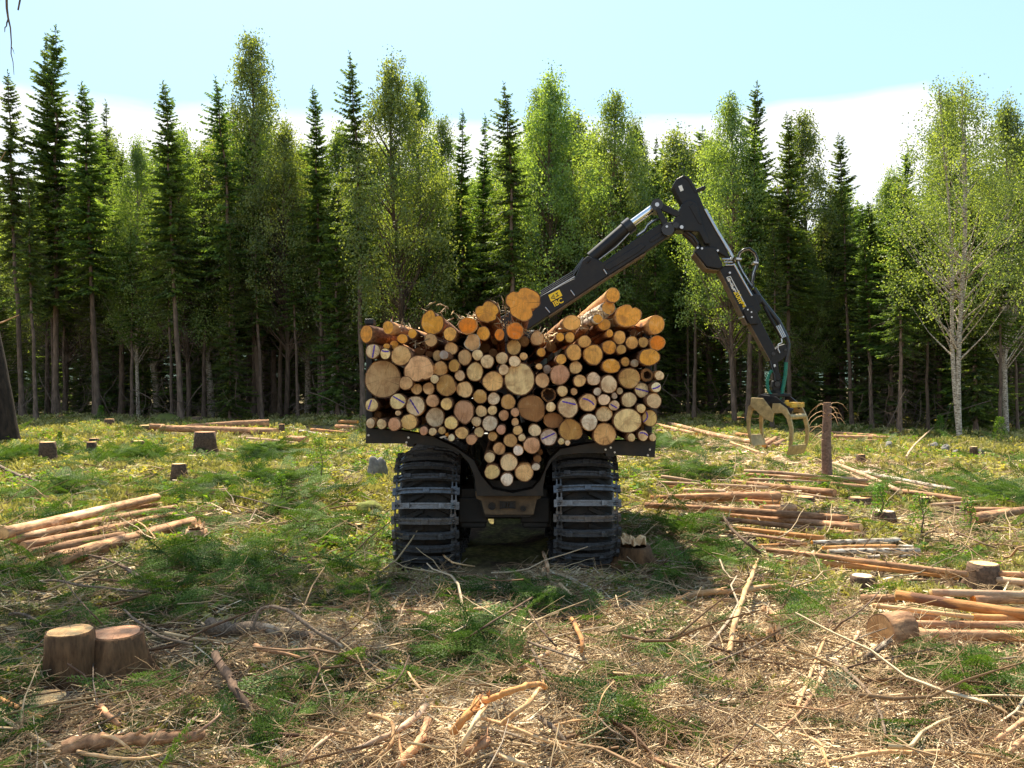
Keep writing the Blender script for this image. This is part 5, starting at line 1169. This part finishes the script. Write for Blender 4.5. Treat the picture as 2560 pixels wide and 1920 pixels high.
# lift cylinder and rod
cy=bar([(500,715),(805,450)],.115,'lift_cylinder','machine_black',n=20); bar([(770,482),(822,440)],.135,'cylinder_collar','hose_black',parent=cy,n=20); bar([(805,450),(1005,305)],.068,'piston_rod','chrome',parent=cy,n=18)
bar([(560,725),(700,620),(815,500)],.014,'feed_pipe','steel_pipe',off=.05,parent=cy,n=6)
for off in (.16,-.16):
    l=slab([(995,275),(1020,260),(1045,268),(1195,345),(1200,375),(1170,385),(1030,322),(1000,315)],.06,'link_arm','machine_black',.01,mid=off)
    slab([(1005,320),(1040,310),(1120,455),(1125,490),(1100,505),(1078,485)],.06,'link_arm','machine_black',.01,mid=off*1.2)
def pin(x,y,r,half,name='pivot_pin',mat='hose_black',f=c2,parent=CRN):
    mb=MB(); a=f(x,y,half); mb.tube([a,a-NRM*2*half],r,20); return part(mb,name,mat,parent,.006)
pin(1020,288,.10,.22); pin(1020,288,.035,.24,mat='steel_pipe'); pin(1105,483,.105,.23); pin(1097,462,.02,.245,mat='steel_pipe'); pin(1170,450,.05,.24); pin(1214,466,.03,.24,mat='steel_pipe')
# outer boom
ob=slab([(1142,135),(1175,85),(1228,55),(1280,80),(1325,160),(1405,335),(1480,470),(1600,700),(1612,735),(1480,655),(1440,640),(1390,545),(1335,430),(1215,285),(1145,152)],.27,'outer_boom','machine_black',.02)
slab([(1228,54),(1280,79),(1325,159),(1340,195),(1320,200),(1262,95),(1222,70)],.29,'boom_cap','machine_black',.01,parent=ob)
slab([(1140,440),(1215,290),(1242,262),(1290,250),(1330,268),(1352,330),(1395,480),(1440,600),(1400,600),(1350,505),(1190,492),(1150,480)],.36,'elbow_bracket','machine_black',.015)
slab([(1270,300),(1300,280),(1325,300),(1378,420),(1372,448),(1350,440)],.38,'pressed_panel','machine_black',.01,parent=ob)
slab([(1188,144),(1214,133),(1230,175),(1205,186)],.004,'white_label','decal_white',0,mid=.14,parent=ob)
slab([(1258,195),(1395,138),(1408,152),(1402,162),(1270,212)],.12,'hose_peg','machine_black',.008,parent=ob)
slab([(1315,662),(1372,618),(1480,622),(1545,780),(1510,800),(1412,782)],.40,'slide_housing','machine_black',.02,parent=ob)
slab([(1316,668),(1412,788),(1510,806),(1506,812),(1405,797),(1312,676)],.40,'housing_bounce_strip','dirt_and_bounce',.004,parent=ob)  # ground bounce coloured onto the underside of the housing
for (x,y) in ((1500,651),(1595,827),(1340,630),(1375,635)): pin(x,y,.018,.215,'bolt','steel_pipe',parent=ob)
for k in range(3):
    bar([(1395+6*k,325),(1480+6*k,480),(1590+7*k,665),(1612+5*k,700),(1600+2*k,716+6*k),(1535+12*k,718+24*k)],.013,'hydraulic_pipe','steel_pipe',off=.15-.03*k,parent=ob,n=8)
    bar([(1535+12*k,720+24*k),(1605+10*k,722+22*k)],.014,'hydraulic_pipe','steel_pipe',off=.16,parent=ob,n=8)
bar([(1235,510),(1290,560),(1335,610),(1350,640)],.06,'hose_bundle','hose_black',off=.03,parent=ob); bar([(1250,500),(1310,545),(1345,600)],.035,'hose_bundle','hose_black',off=.09,parent=ob)
slab([(1508,798),(1545,775),(1620,745),(1790,1000),(1845,1115),(1765,1205),(1735,1235),(1612,1010)],.26,'outer_boom','machine_black',.015)
lo=slab([(1506,800),(1512,797),(1738,1236),(1730,1240)],.30,'boom_bounce_strip','dirt_and_bounce',.003,parent=ob)  # outer boom underside, bounced light put into its brown colour
# second and third telescopes (crop 3 pixels)
slab([(375,440),(398,400),(450,398),(500,470),(498,545),(432,548),(410,520)],.33,'slide_clamp','machine_black',.015,f=c3,parent=ob)
slab([(430,540),(500,480),(634,745),(592,832),(580,832)],.20,'telescope','machine_black',.012,f=c3,parent=ob)
slab([(426,545),(433,541),(594,832),(588,838)],.23,'boom_bounce_strip','dirt_and_bounce',.003,f=c3,parent=ob)  # telescope underside strip, tinted as if lit from the ground
for (x,y) in ((270,133),(414,428),(443,447),(445,487),(378,485)): pin(x,y,.014,.18,'bolt','steel_pipe',c3,ob)
dec=MB(); 
def lines(ps,r,name,mat,f,off,parent):
    mb=MB()
    for a,b in ps: mb.tube([f(*a,off),f(*b,off)],r,4,True,False)
    return part(mb,name,mat,parent)
tf=lines([((245,172),(274,163)),((274,163),(402,408)),((402,408),(374,424)),((245,172),(262,205)),((278,232),(290,262))],.008,'label_frame','decal_white',c3,.133,ob)
text('20m',c3,(300,288),(360,406),.125,'decal_yellow',ob,.134)
lines([((360,378),(384,372)),((384,372),(376,386)),((384,372),(366,363)),((375,392),(398,402)),((398,402),(392,420)),((375,392),(382,412))],.012,'label_symbol','decal_yellow',c3,.134,ob)
lines([((252,185),(268,180)),((262,180),(282,230)),((255,200),(275,188)),((272,215),(298,240)),((280,228),(290,220)),((284,258),(308,262)),((290,240),(300,275)),((306,262),(320,290))],.010,'label_symbol','decal_white',c3,.134,ob)
bar([(462,262),(505,330),(560,400),(655,520),(722,655)],.045,'extension_cylinder','hose_black',c3,.02,ob); bar([(545,405),(628,555),(655,600),(685,660)],.030,'extension_cylinder','machine_black',c3,.06,ob)
slab([(430,335),(470,300),(520,310),(526,370),(500,398),(455,392)],.24,'collar','machine_black',.015,f=c3,parent=ob)
for k in range(3):
    dx=7*k
    bar([(322+dx,8),(330+dx,60),(365+dx,130),(410+dx,200),(450+dx,255)],.016,'hose_loop','hose_black' if k!=1 else 'steel_pipe',c3,.05-.05*k,ob,8)
    bar([(1652+8*k,722),(1668+8*k,672),(1705+5*k,642+4*k),(1750,634+7*k),(1795-6*k,668+6*k),(1815-8*k,712),(1812-8*k,768),(1790-7*k,830),(1778-6*k,900),(1782,940)],.016,'hose_loop','steel_pipe' if k==1 else 'hose_black',c2,.05-.05*k,ob,8)
    bar([(640+22*k*.6,560-6*k),(690+12*k,655-5*k)],.015,'hydraulic_hose','steel_pipe',c3,.12-.03*k,ob,8)
slab([(1646,706),(1690,712),(1688,726),(1646,724)],.2,'hose_clamp','steel_pipe',.004,parent=ob); slab([(1782,735),(1822,742),(1820,756),(1782,752)],.2,'hose_clamp','steel_pipe',.004,parent=ob)
bar([(300,62),(400,240),(445,318)],.02,'hydraulic_pipe','steel_pipe',c3,.12,ob,8)
tipo=slab([(590,830),(595,800),(634,742),(660,716),(712,700),(735,745),(728,790),(690,832),(655,850),(664,930),(686,985),(660,1000),(625,985),(628,930)],.17,'boom_tip','machine_black',.012,f=c3,parent=ob)
for (x,y,r) in ((618,780,.03),(715,748,.02)): pin(x,y,r,.11,'bolt','hose_black',c3,ob)
slab([(618,868),(632,862),(638,880),(624,888)],.005,'label','decal_white',0,c3,.09,ob)
bar([(680,655),(688,690),(660,705),(652,740),(668,775)],.014,'hydraulic_hose','steel_pipe',c3,.10,ob,8); bar([(722,655),(738,700),(735,760),(720,850)],.035,'hydraulic_hose','hose_black',c3,.05,ob,8)
bar([(588,835),(605,900),(622,945),(628,1000)],.022,'hydraulic_hose','hose_black',c3,.08,ob,8)
# rotator and grapple
def helix(pts,r,pitch=.016):
    mb=MB(); mb.tube(pts,r,10)
    for i in range(len(pts)-1):
        a,b=Vector(pts[i]),Vector(pts[i+1]); n=max(1,int((b-a).length/pitch/2)); 
        for j in range(n):
            p=a.lerp(b,j/n); d=(b-a).normalized(); mb.tube([p-d*pitch*.45,p,p+d*pitch*.45],[r*.95,r*1.28,r*.95],10,False)
    return mb
for pts in ([(602,915),(583,945),(571,980),(569,1020),(574,1062),(588,1095),(607,1112)],[(718,852),(716,900),(712,950),(702,1010),(692,1060),(682,1105),(668,1142)]):
    q=[c3(x,y,.10) for x,y in pts]; part(helix(q,.024 if pts[0][0]<650 else .030),'spiral_hose','green_hose',CRN)
RT=slab([(612,1000),(640,982),(672,990),(690,1040),(682,1085),(650,1100),(615,1090),(606,1045)],.14,'rotator','machine_black',.02,f=c3,parent=CRN)
pin(650,1022,.045,.11,'pivot_pin','hose_black',c3,RT)
mb=MB(); mb.tube([c3(640,1085),c3(640,1100),c3(640,1101),c3(640,1140),c3(640,1141),c3(640,1165)],[.09,.09,.13,.13,.10,.10],18); mb.tube([c3(600,1085,.05),c3(640,1092,.05),c3(675,1088,.05)],.02,8); part(mb,'rotator','machine_black',CRN)
GC=c3(645,1205); GR=empty('grapple',GC-wl(CRN)); GR.parent=CRN; gb=empty
e1=Vector((math.cos(R(-30)),math.sin(R(-30)),0)); e2=Vector((math.sin(R(44)),math.cos(R(44)),0))      # opening axis, width axis
def gp(u,w,z): return GC+e1*u*.70+e2*w*.92+Vector((0,0,z*.83-.15*u))
def arm(pts,w0,th,mb): mb.extrude([gp(u,w0,z) for u,z in pts],e2*th)
TH=.045; sgn=1
def claw(s,w0,w1,name):
    mb=MB(); out=[(.10,.10),(.26,.13),(.42,.06),(.52,-.10),(.57,-.32),(.56,-.55),(.50,-.74),(.44,-.86)]; inn=[(.42,-.86),(.46,-.72),(.49,-.52),(.48,-.32),(.42,-.14),(.32,-.05),(.20,-.08),(.08,-.10)]
    for w in (w0,w1): arm([(s*u,z) for u,z in out+inn],w,TH,mb)
    q=[(.57,-.45),(.55,-.62),(.50,-.74),(.44,-.87),(.415,-.87),(.47,-.72),(.52,-.60),(.54,-.45)]
    mb.extrude([gp(s*u,w0+TH,z) for u,z in [(.525,-.66),(.50,-.74),(.44,-.87),(.415,-.87),(.465,-.74),(.49,-.66)]],e2*(w1-w0-TH))
    mb.tube([gp(s*.47,w0,-.10),gp(s*.47,w1,-.10)],.045,12)
    return part(mb,name,'claw_steel',GR,.008)
claw(-1,-.26,.22,'claw'); claw(1,-.34,.30,'claw')
mb=MB(); mb.extrude([gp(u,-.30,z) for u,z in [(-.36,.10),(-.2,.22),(.16,.24),(.42,.10),(.36,.02),(.1,.10),(-.12,.08),(-.3,.0)]],e2*.04)
mb.extrude([gp(u,.27,z) for u,z in [(-.36,.10),(-.2,.22),(.16,.24),(.42,.10),(.36,.02),(.1,.10),(-.12,.08),(-.3,.0)]],e2*.04)
mb.box(GC+Vector((0,0,.2)),(.34,.4,.05)); mb.tube([GC+Vector((0,0,.28)),GC+Vector((0,0,-.02))],.13,16); part(mb,'grapple_frame','machine_black',GR,.008)
mb=MB(); mb.extrude([gp(u,-.345,z) for u,z in [(-.40,.12),(-.12,.16),(.14,-.08),(.10,-.28),(-.10,-.24),(-.42,-.04)]],e2*.03); part(mb,'side_plate','claw_steel',GR,.006)
mb=MB()
for w in (-.25,-.08,.09,.25): mb.box(gp(.30,w,.12),(.28,.03,.05),Matrix.Rotation(R(-30),3,'Z'))
for u in (.02,.2,.38): mb.box(gp(u+.1,0,.12),(.03,.48,.06),Matrix.Rotation(R(-44),3,'Z'))
part(mb,'stiffener_grid','yellow_paint',GR,.004)
mb=MB(); mb.tube([gp(-.35,-.05,.03),gp(.4,-.05,-.02)],.06,14); part(mb,'grapple_cylinder','hose_black',GR)
# ------------------------------------------------------------------ logs lying on the ground
GN={'a':'logs in the left pile','b':'logs behind the tall stump','c':'logs beside the left bunk end','d':'logs behind the standing pole','e':'long row of logs right of the machine','f':'peeled logs right of the machine',
'g':'birch logs on the right','h':'logs by the mossy stump','i':'logs fanned out right of the pole','j':'logs at the far right','k':'logs below the grapple','l':'shaded logs at the wood edge','m':'dim logs behind the grapple','n':'near right log pile'}
for i,(f,x1,y1,x2,y2,t1,t2,mt,ec,lf,g,lb) in enumerate(GLG):
    k=FR[f][2]; a=pt(f,x1,y1,.1); ra=1.3*t1*k/2/F*a.y; a=pt(f,x1,y1,ra,lf+.03); ra=t1*k/2/F*a.y
    b=pt(f,x2,y2,.1); rb=1.3*t2*k/2/F*b.y; b=pt(f,x2,y2,rb,lf+.03); rb=t2*k/2/F*b.y
    make_log(a,b,ra,rb,mt,ec,lb,'log',GN.get(g),200+i,.035,None,1,random.uniform(-.01,.02)*(b-a).length*.35,n=16,rough=.045)
# the big short butt log whose sawn face looks left, near right pile
a=pt(5,1330,446,.12); make_log(a,a+Vector((.24,.11,.0)),.14,.135,'log_brown','t','large butt log at the near right pile with its wide sawn face turned left','log',GN['n'],333,.04,n=30,ends=(1,1))
# ------------------------------------------------------------------ stumps
def stump(f,tx,ty,rw,by,label,mat='spruce_bark',ecol='t',seed=0,flare=.35,lean=0,jag=0,topz=None):
    px,py=s2(f,tx,ty); bx,b2=s2(f,tx,by); k=FR[f][2]; g=onground(bx,b2); flare=flare*.8+.12
    g=onground(bx,b2-.0); r=rw*k/F*g.y; g.y+=r*.8; g.x*=g.y/(g.y-r*.8); g.z=g1(g.x,g.y); r=rw*k/F*g.y
    h=max(.05,H-(py-HY)/F*g.y-g.z); rr=random.Random(seed)
    n=30; out=outline(n,seed,.05,[(rr.uniform(0,360),.06,20) for _ in range(3)]); V=[];Fc=[]; zs=[-.08,.0,.06,.14,.3,.6,1]
    root=[max(0,math.sin(3*2*math.pi*k_/n+seed)) *.5+max(0,math.sin(5*2*math.pi*k_/n+seed*2))*.5 for k_ in range(n)]
    for t in zs:
        hh=h*t if t>0 else t; e=math.exp(-max(hh,0)/ (.10+.10*flare)) 
        for k_,(a,b) in enumerate(out): q=r*(1+flare*e*(.45+root[k_])+rr.uniform(-.02,.02)+.05*(1-t)); V.append((a*q+lean*hh,b*q,hh))
    m=len(zs)
    for i in range(m-1):
        for k_ in range(n): Fc.append((i*n+k_,i*n+(k_+1)%n,(i+1)*n+(k_+1)%n,(i+1)*n+k_))
    bs=(m-1)*n; c0=len(V)
    for a,b in out: V.append((a*r*.93+lean*h,b*r*.93,h))
    for k_ in range(n): Fc.append((bs+k_,bs+(k_+1)%n,c0+(k_+1)%n,c0+k_))
    o=link('tree_stump',npmesh('tree_stump',V,Fc,M[mat],True),None,g); o.data.polygons.foreach_set('use_smooth',[True]*((m-1)*n)+[False]*n)
    V=[(a*r*.94,0,b*r*.94) for a,b in out]+[(a*r*.5,-.004,b*r*.5) for a,b in out]+[(0,-.004,0)]; Fc=[]
    if jag:
        V=[(a*r*.94*(1-.0),-abs(rr.gauss(0,jag)),b*r*.94) for a,b in out]+[(a*r*.5,-abs(rr.gauss(0,jag)),b*r*.5) for a,b in out]+[(0,-jag,0)]
    for k_ in range(n): Fc.append((k_,(k_+1)%n,n+(k_+1)%n,n+k_)); 
    me=bpy.data.meshes.new('cut_top'); me.from_pydata(V,[],Fc+[(n+k_,n+(k_+1)%n,2*n) for k_ in range(n)]); me.materials.append(M['splinter' if jag else 'wood_end'])
    c=link('cut_top',me,o,(lean*h,0,h+.003)); c.rotation_euler=(R(-90),0,0); cc=COLS[ecol]; c.color=(*cc,1); tag(o,label,'tree stump','tree stumps left in the clearing'); return o
for i,(f,tx,ty,rw,by,lb,ec,fl) in enumerate(ST):
    stump(f,tx,ty,rw,by,lb,'old_bark' if i in (0,1) else 'spruce_bark',ec,50+i,fl)
stump(1,1262,830,52,925,'splintered reddish broken stump at the end of the left pile','log_pink','o',91,.6,0,.05)
stump(4,70,850,80,960,'dark torn stump right beside the right track','old_bark','t',92,.8,-.2,.06)
stump(5,535,480,66,545,'pale freshly cut stump in the chips below the crossed branches','peeled','y',93,.3,0,.02)
stump(5,680,488,58,555,'ragged pale stump right of the freshly cut one','peeled','y',94,.5,0,.05)
# moss on some of them is left to the ground cover; the tall pole
def pole():
    px,py=s2(4,1122,58); bx,by=s2(4,1120,522); g=onground(bx,by-4); Y=g.y; top=P(px,py,Y); r=22*K4/F*Y
    mb=MB(); pts=[];rs=[]
    for i in range(15):
        t=i/14; pts.append((g.x+(top.x-g.x)*t+.01*math.sin(t*9),Y,g.z-.1+(top.z-g.z+.1)*t)); rs.append(r*(1+.35*(1-t)+.45*math.exp(-t*14))*(1+random.uniform(-.02,.02)))
    mb.tube(pts,rs,20,False); e=tag(empty('standing_pole',g),'tall standing trunk cut off at chest height with bare drooping branches','tree stump')
    mb.build('trunk',M['pole_bark'],e)
    me=bpy.data.meshes.new('cut_top'); n=20; me.from_pydata([(math.cos(k*.31416)*r*1.0,0,math.sin(k*.31416)*r*1.0) for k in range(20)],[],[tuple(range(20))[::-1]]); me.materials.append(M['wood_end'])
    c=link('cut_top',me,e,(top.x-g.x,0,top.z-g.z+.002)); c.rotation_euler=(R(-90),0,0); c.color=(.6,.36,.2,1)
    for (z0,x1,y1) in ((85,1005,160),(125,1000,195),(150,1010,215),(190,985,290),(225,1010,330),(110,1060,100),(95,1238,105),(120,1200,130),(100,1190,165),(145,1185,185),(180,1225,180),(250,1020,345),(215,960,250),(160,1215,150),(275,1030,350)):
        t=1-(z0-58)/464.; a=Vector(pts[0]).lerp(Vector(pts[-1]),t); q=P(*s2(4,x1,y1),Y+random.uniform(-.6,.5)); m=(a+q)/2+Vector((0,0,.16)); m2=(m+q)/2+Vector((0,0,.05)); m1=(a+m)/2+Vector((0,0,.06))
        b=MB(); b.tube([a,m1,m,m2,q],[.008,.007,.006,.004,.002],5); b.build('bare_branch',M['peeled'],e)
pole()
# ------------------------------------------------------------------ single branches lying about
for i,(f,pts,t1,t2,lf,mt,lb) in enumerate(BR):
    k=FR[f][2]; q=[]; n=len(pts); rr=random.Random(900+i)
    for j,(x,y) in enumerate(pts):
        rad_=(t1+(t2-t1)*j/(n-1))*k/2/F*5.5; l=.03+rad_*.8+lf*(.35+.65*math.sin(math.pi*min(1,(j+.4)/n))) ; q.append(onground(*s2(f,x,y),l))
    # smooth (Catmull) so that bends look grown
    Q=[]; 
    for j in range(n-1):
        p0,p1_,p2_,p3=q[max(j-1,0)],q[j],q[j+1],q[min(j+2,n-1)]
        for s_ in range(4):
            t=s_/4; Q.append(.5*((2*p1_)+(p2_-p0)*t+(2*p0-5*p1_+4*p2_-p3)*t*t+(3*p1_-p0-3*p2_+p3)*t**3))
    Q.append(q[-1]); r1,r2=t1*k/2/F*q[0].y,t2*k/2/F*q[-1].y; N=len(Q)
    rs=[(r1+(r2-r1)*j/(N-1))*rr.uniform(.82,1.16) for j in range(N)]
    Q=[p+Vector((rr.gauss(0,1),0,rr.gauss(0,1)))*rs[j]*.12 for j,p in enumerate(Q)]
    mb=MB(); mb.tube(Q,rs,9 if max(t1,t2)>20 else 6)
    e=empty('fallen_branch',q[0]); mb.build('stem',M[mt],e)
    if max(t1,t2)>7:
        for _ in range(rr.randint(4,8)):
            sb=MB(); j=rr.randint(1,N-2); d=(Q[j+1]-Q[j]).normalized(); s_=Vector((rr.uniform(-1,1),rr.uniform(-1,1),rr.uniform(-.1,1))).normalized(); l=rr.uniform(1.5,6)*max(rs[j],.012); w=min(rs[j]*.35,.012)
            a=Q[j]; m=a+(d*.5+s_*.8)*l*.6; sb.tube([a,m,m+(d*.8+s_*.3)*l*.6],[w,w*.75,w*.3],5)
            sb.build('side_twig',M[mt if mt not in('splinter',) else 'peeled'],e)
    if max(t1,t2)>55 or mt in ('splinter','log_orange'):
        for end,rad in ((0,r1),(-1,r2)):
            sp=MB()
            p=Q[end]; d=(Q[0]-Q[1]).normalized() if end==0 else (Q[-1]-Q[-2]).normalized()
            for _ in range(12):
                o=Vector((rr.gauss(0,1),rr.gauss(0,1),rr.gauss(0,1)))*rad*.45; l=rr.uniform(.6,3.0)*rad; b_=p+o-d*rad*.4; tp=b_+d*l+Vector((rr.gauss(0,1),rr.gauss(0,1),rr.gauss(0,1)))*rad*.35
                sp.tube([b_,(b_+tp)/2,tp],[rad*.16,rad*.10,rad*.02],4,True,False)
            sp.build('broken_end',M['splinter'],e)
    tag(e,lb,'branch','branches lying in the clearing')
# ------------------------------------------------------------------ rocks, the old tree at the left, plants
def rock(f,x,y,rw,rh,label,seed,mat='rock_grey',sharp=1):
    k=FR[f][2]; px,py=s2(f,x,y+rh*.8); g=onground(px,py); r=rw*k/F*g.y; h=rh*k/F*g.y*1.1; V=[];Fc=[]; n,m=18,9; rr=random.Random(seed); o3=Vector((seed*3.1,0,0))
    for j in range(m+1):
        ph=math.pi*.5*j/m
        for i in range(n):
            a=2*math.pi*i/n; d=Vector((math.cos(a)*math.cos(ph),math.sin(a)*math.cos(ph),math.sin(ph))); q=1+.35*sharp*mnoise.noise(d*1.3+o3)+.12*mnoise.noise(d*4+o3)
            V.append((d.x*r*q,d.y*r*.8*q,d.z*h*1.6*q-.1*h))
    for j in range(m):
        for i in range(n): Fc.append((j*n+i,j*n+(i+1)%n,(j+1)*n+(i+1)%n,(j+1)*n+i))
    g.y+=r*.6; o=link('rock',npmesh('rock',V,Fc,M[mat],sharp<.6),None,g); tag(o,label,'rock','rocks in the clearing'); return o
flat('moss_rock',(.17,.19,.035),.95,0,.5,25,bump=1,dirt=(.10,.08,.04))
rock(1,2420,430,75,85,'pointed grey rock left of the machine, lit from behind',3,sharp=1.3)
rock(1,2360,700,110,50,'mossy boulder below the pointed grey rock',4,'moss_rock',.4); rock(1,1040,118,110,32,'low mossy mound beside the background log pile',5,'moss_rock',.4)
rock(4,1475,296,26,22,'lichen-covered pale stone at the end of the shaded pile',6); rock(4,1722,300,36,22,'largest grey stone under the white-stemmed birch',7)
rock(4,1790,312,26,26,'upright grey stone next to the largest one under the birch',8); rock(4,1850,332,24,16,'small grey stone third in the row under the birch',9); rock(4,1975,330,24,14,'flat grey stone behind the pale-topped stump',10); rock(4,210,312,22,12,'rounded brownish stone right of the bunk',11)
rock(4,1700,368,9,14,'tiny white stone on open ground before the grey stones',12)
def oldtree():
    Y=29.5; g=Vector(((2-CX)/F*Y,Y,g1(-17,Y)-.1)); mb=MB(); pts=[];rs=[]
    for z in np.linspace(0,17,24): pts.append((g.x-.13*z+.05*math.sin(z),Y,g.z+z)); rs.append(.56*(1-z/21)+.10*math.exp(-z/.5)+random.uniform(-.01,.01))
    mb.tube(pts,rs,22,False); e=tag(empty('old_tree',g),'thick dark old trunk cut by the left frame edge','tree'); mb.build('trunk',M['black_bark'],e)
    for (z,dx,dz,l) in ((4.2,1.0,.3,1.3),(7.4,1,.1,.9),(8.6,1,1.2,1.4),(5.6,.6,.9,.6)):
        b=MB(); a=Vector((g.x-.13*z,Y,g.z+z)); b.tube([a,a+Vector((dx*.5*l,-.1,dz*.35*l)),a+Vector((dx*l,-.2,dz*l))],[.05,.03,.012],6); b.build('dead_branch',M['log_pink'],e)
oldtree()
def shade_tree():
    """the near tree outside the left edge whose twig hangs into the picture and whose crown shades the foreground"""
    rr=random.Random(5); base=Vector((-10.2,13.2,0)); e=tag(empty('overhanging_birch',base),'near tree outside the left edge with one thin twig hanging into the sky','birch tree'); mb=MB()
    top=Vector((-9.6,13.2,14.5)); pts=[base.lerp(top,t)+Vector((.35*math.sin(t*3),0,0)) for t in np.linspace(0,1,12)]; mb.tube(pts,[.22*(1-t)+.02 for t in np.linspace(0,1,12)],12,False); mb.build('trunk',M['birch_bark'],e)
    tb=MB(); a=P(-140,-230,5.4); tb.tube([P(-300,-420,5.6),a,P(38,-120,5.4),P(50,0,5.4),P(20*2.56/2.212+22,22*1.157,5.4)],[.02,.012,.008,.006,.005],6)
    S_=lambda x,y:P(x*900/2212.,y*900/2212.,5.4)
    tb.tube([S_(40,-20),S_(42,50),S_(50,110),S_(64,170),S_(70,260),S_(68,330),S_(80,380),S_(86,460)],[.0075,.007,.006,.0045,.0035,.003,.0025,.0015],6)
    tb.tube([S_(52,115),S_(42,140),S_(40,160),S_(30,170),S_(29,198)],[.005,.0045,.004,.0035,.002],5); tb.tube([S_(72,290),S_(82,310),S_(88,332)],[.0025,.002,.001],4)
    tb.build('hanging_twig',M['spruce_bark'],e)
    N=SHN; cen=[]
    for i in range(150):
        t=rr.random(); c=Vector((-5.6,13.2,11.2))+Vector((rr.gauss(0,1)*1.9,rr.gauss(0,1)*1.7,rr.gauss(0,1)*1.2))
        if c.z-H < .50*c.y: continue
        cen.append(c); 
        if i%3==0: b=pts[min(11,max(4,int(c.z)-2))]; lm=MB(); 
    cen=np.array([tuple(c) for c in cen]); lm=MB()
    for i in range(0,len(cen),3): b=pts[int(min(11,max(8,cen[i][2]-2)))]; c=Vector(cen[i]); lm.tube([b,(b+c)/2+Vector((0,0,.2)),c],[.05,.03,.008],5)
    lm.build('limbs',M['birch_bark'],e)
    ci=rng.integers(0,len(cen),N); pos=cen[ci]+rng.normal(0,.33,(N,3)); s=rng.uniform(.03,.06,N)
    V=np.array([(-.5,-.35,0),(.1,-.5,0),(.6,0,.05),(.1,.5,0),(-.5,.35,0)])*1.3; Fc=np.array([(0,1,2),(0,2,4),(2,3,4)])
    k=pos[:,2]-H>.49*pos[:,1]; pos=pos[k]; s=s[k]; N=len(pos)
    v,f,r=bake(V,Fc,pos-np.array(base),rotz(rng.uniform(0,6.28,N),rng.normal(0,.7,N),rng.normal(0,.7,N)),s*1.6)
    o=link('crown',npmesh('crown',v,f,M['birch_leaves'],False,{'rnd':r}),e)
SHN=7500
shade_tree()
# leaning bare sapling stems and small green saplings at the wood edge
def sapling(px,py,h,label,kind='leafy'):
    g=onground(px,py); e=tag(empty('sapling',g),label,'sapling','young saplings in the clearing'); mb=MB(); mb.tube([g,g+Vector((.05,0,h*.5)),g+Vector((-.02,0,h))],[.012,.009,.004],5); mb.build('stem',M['trunk_bark'],e)
    N=int(700*h); t=rng.random(N)**.7; a=rng.uniform(0,6.28,N); r=(.35*h*(1-t*.6))*rng.random(N)**.5*(1 if kind=='leafy' else .7)
    pos=np.stack([np.cos(a)*r,np.sin(a)*r,.12*h+t*h*.95],1); V=np.array([(-.5,0,0),(0,-.4,0),(.5,0,.1),(0,.4,0)]); Fc=np.array([(0,1,2),(0,2,3)])
    v,f,q=bake(V,Fc,pos,rotz(rng.uniform(0,6.28,N),rng.normal(0,.6,N),rng.normal(0,.6,N)),rng.uniform(.022,.045,N)*(g.y/14)**.4)
    link('leaves',npmesh('leaves',v,f,M['fern_leaves'],False,{'rnd':q}),e)
for px,py,h,lb in ((800,1215,.9,'bright yellow-green leafy sapling left of the steel track'),(252,1052,.8,'vivid light green sprig at the wood edge on the left'),(700,1262,.5,'low leafy shrub near the round short log'),(2300,1345,.55,'fern-like green clump behind the tall moss-covered stump'),
    (2200,1300,.5,'fern clump left of the tall moss-covered stump'),(2420,1340,.5,'fern clump at the right edge behind the mossy stump'),(150,1110,.4,'little green shrub between old trunk and first stump'),(2000,1060,.5,'green shrub in the shade behind the standing pole'),
    (2350,1090,.8,'young green bush under the white-stemmed birch'),(2500,1110,.9,'green bush at the right edge under the trees')): sapling(px,py,h,lb)
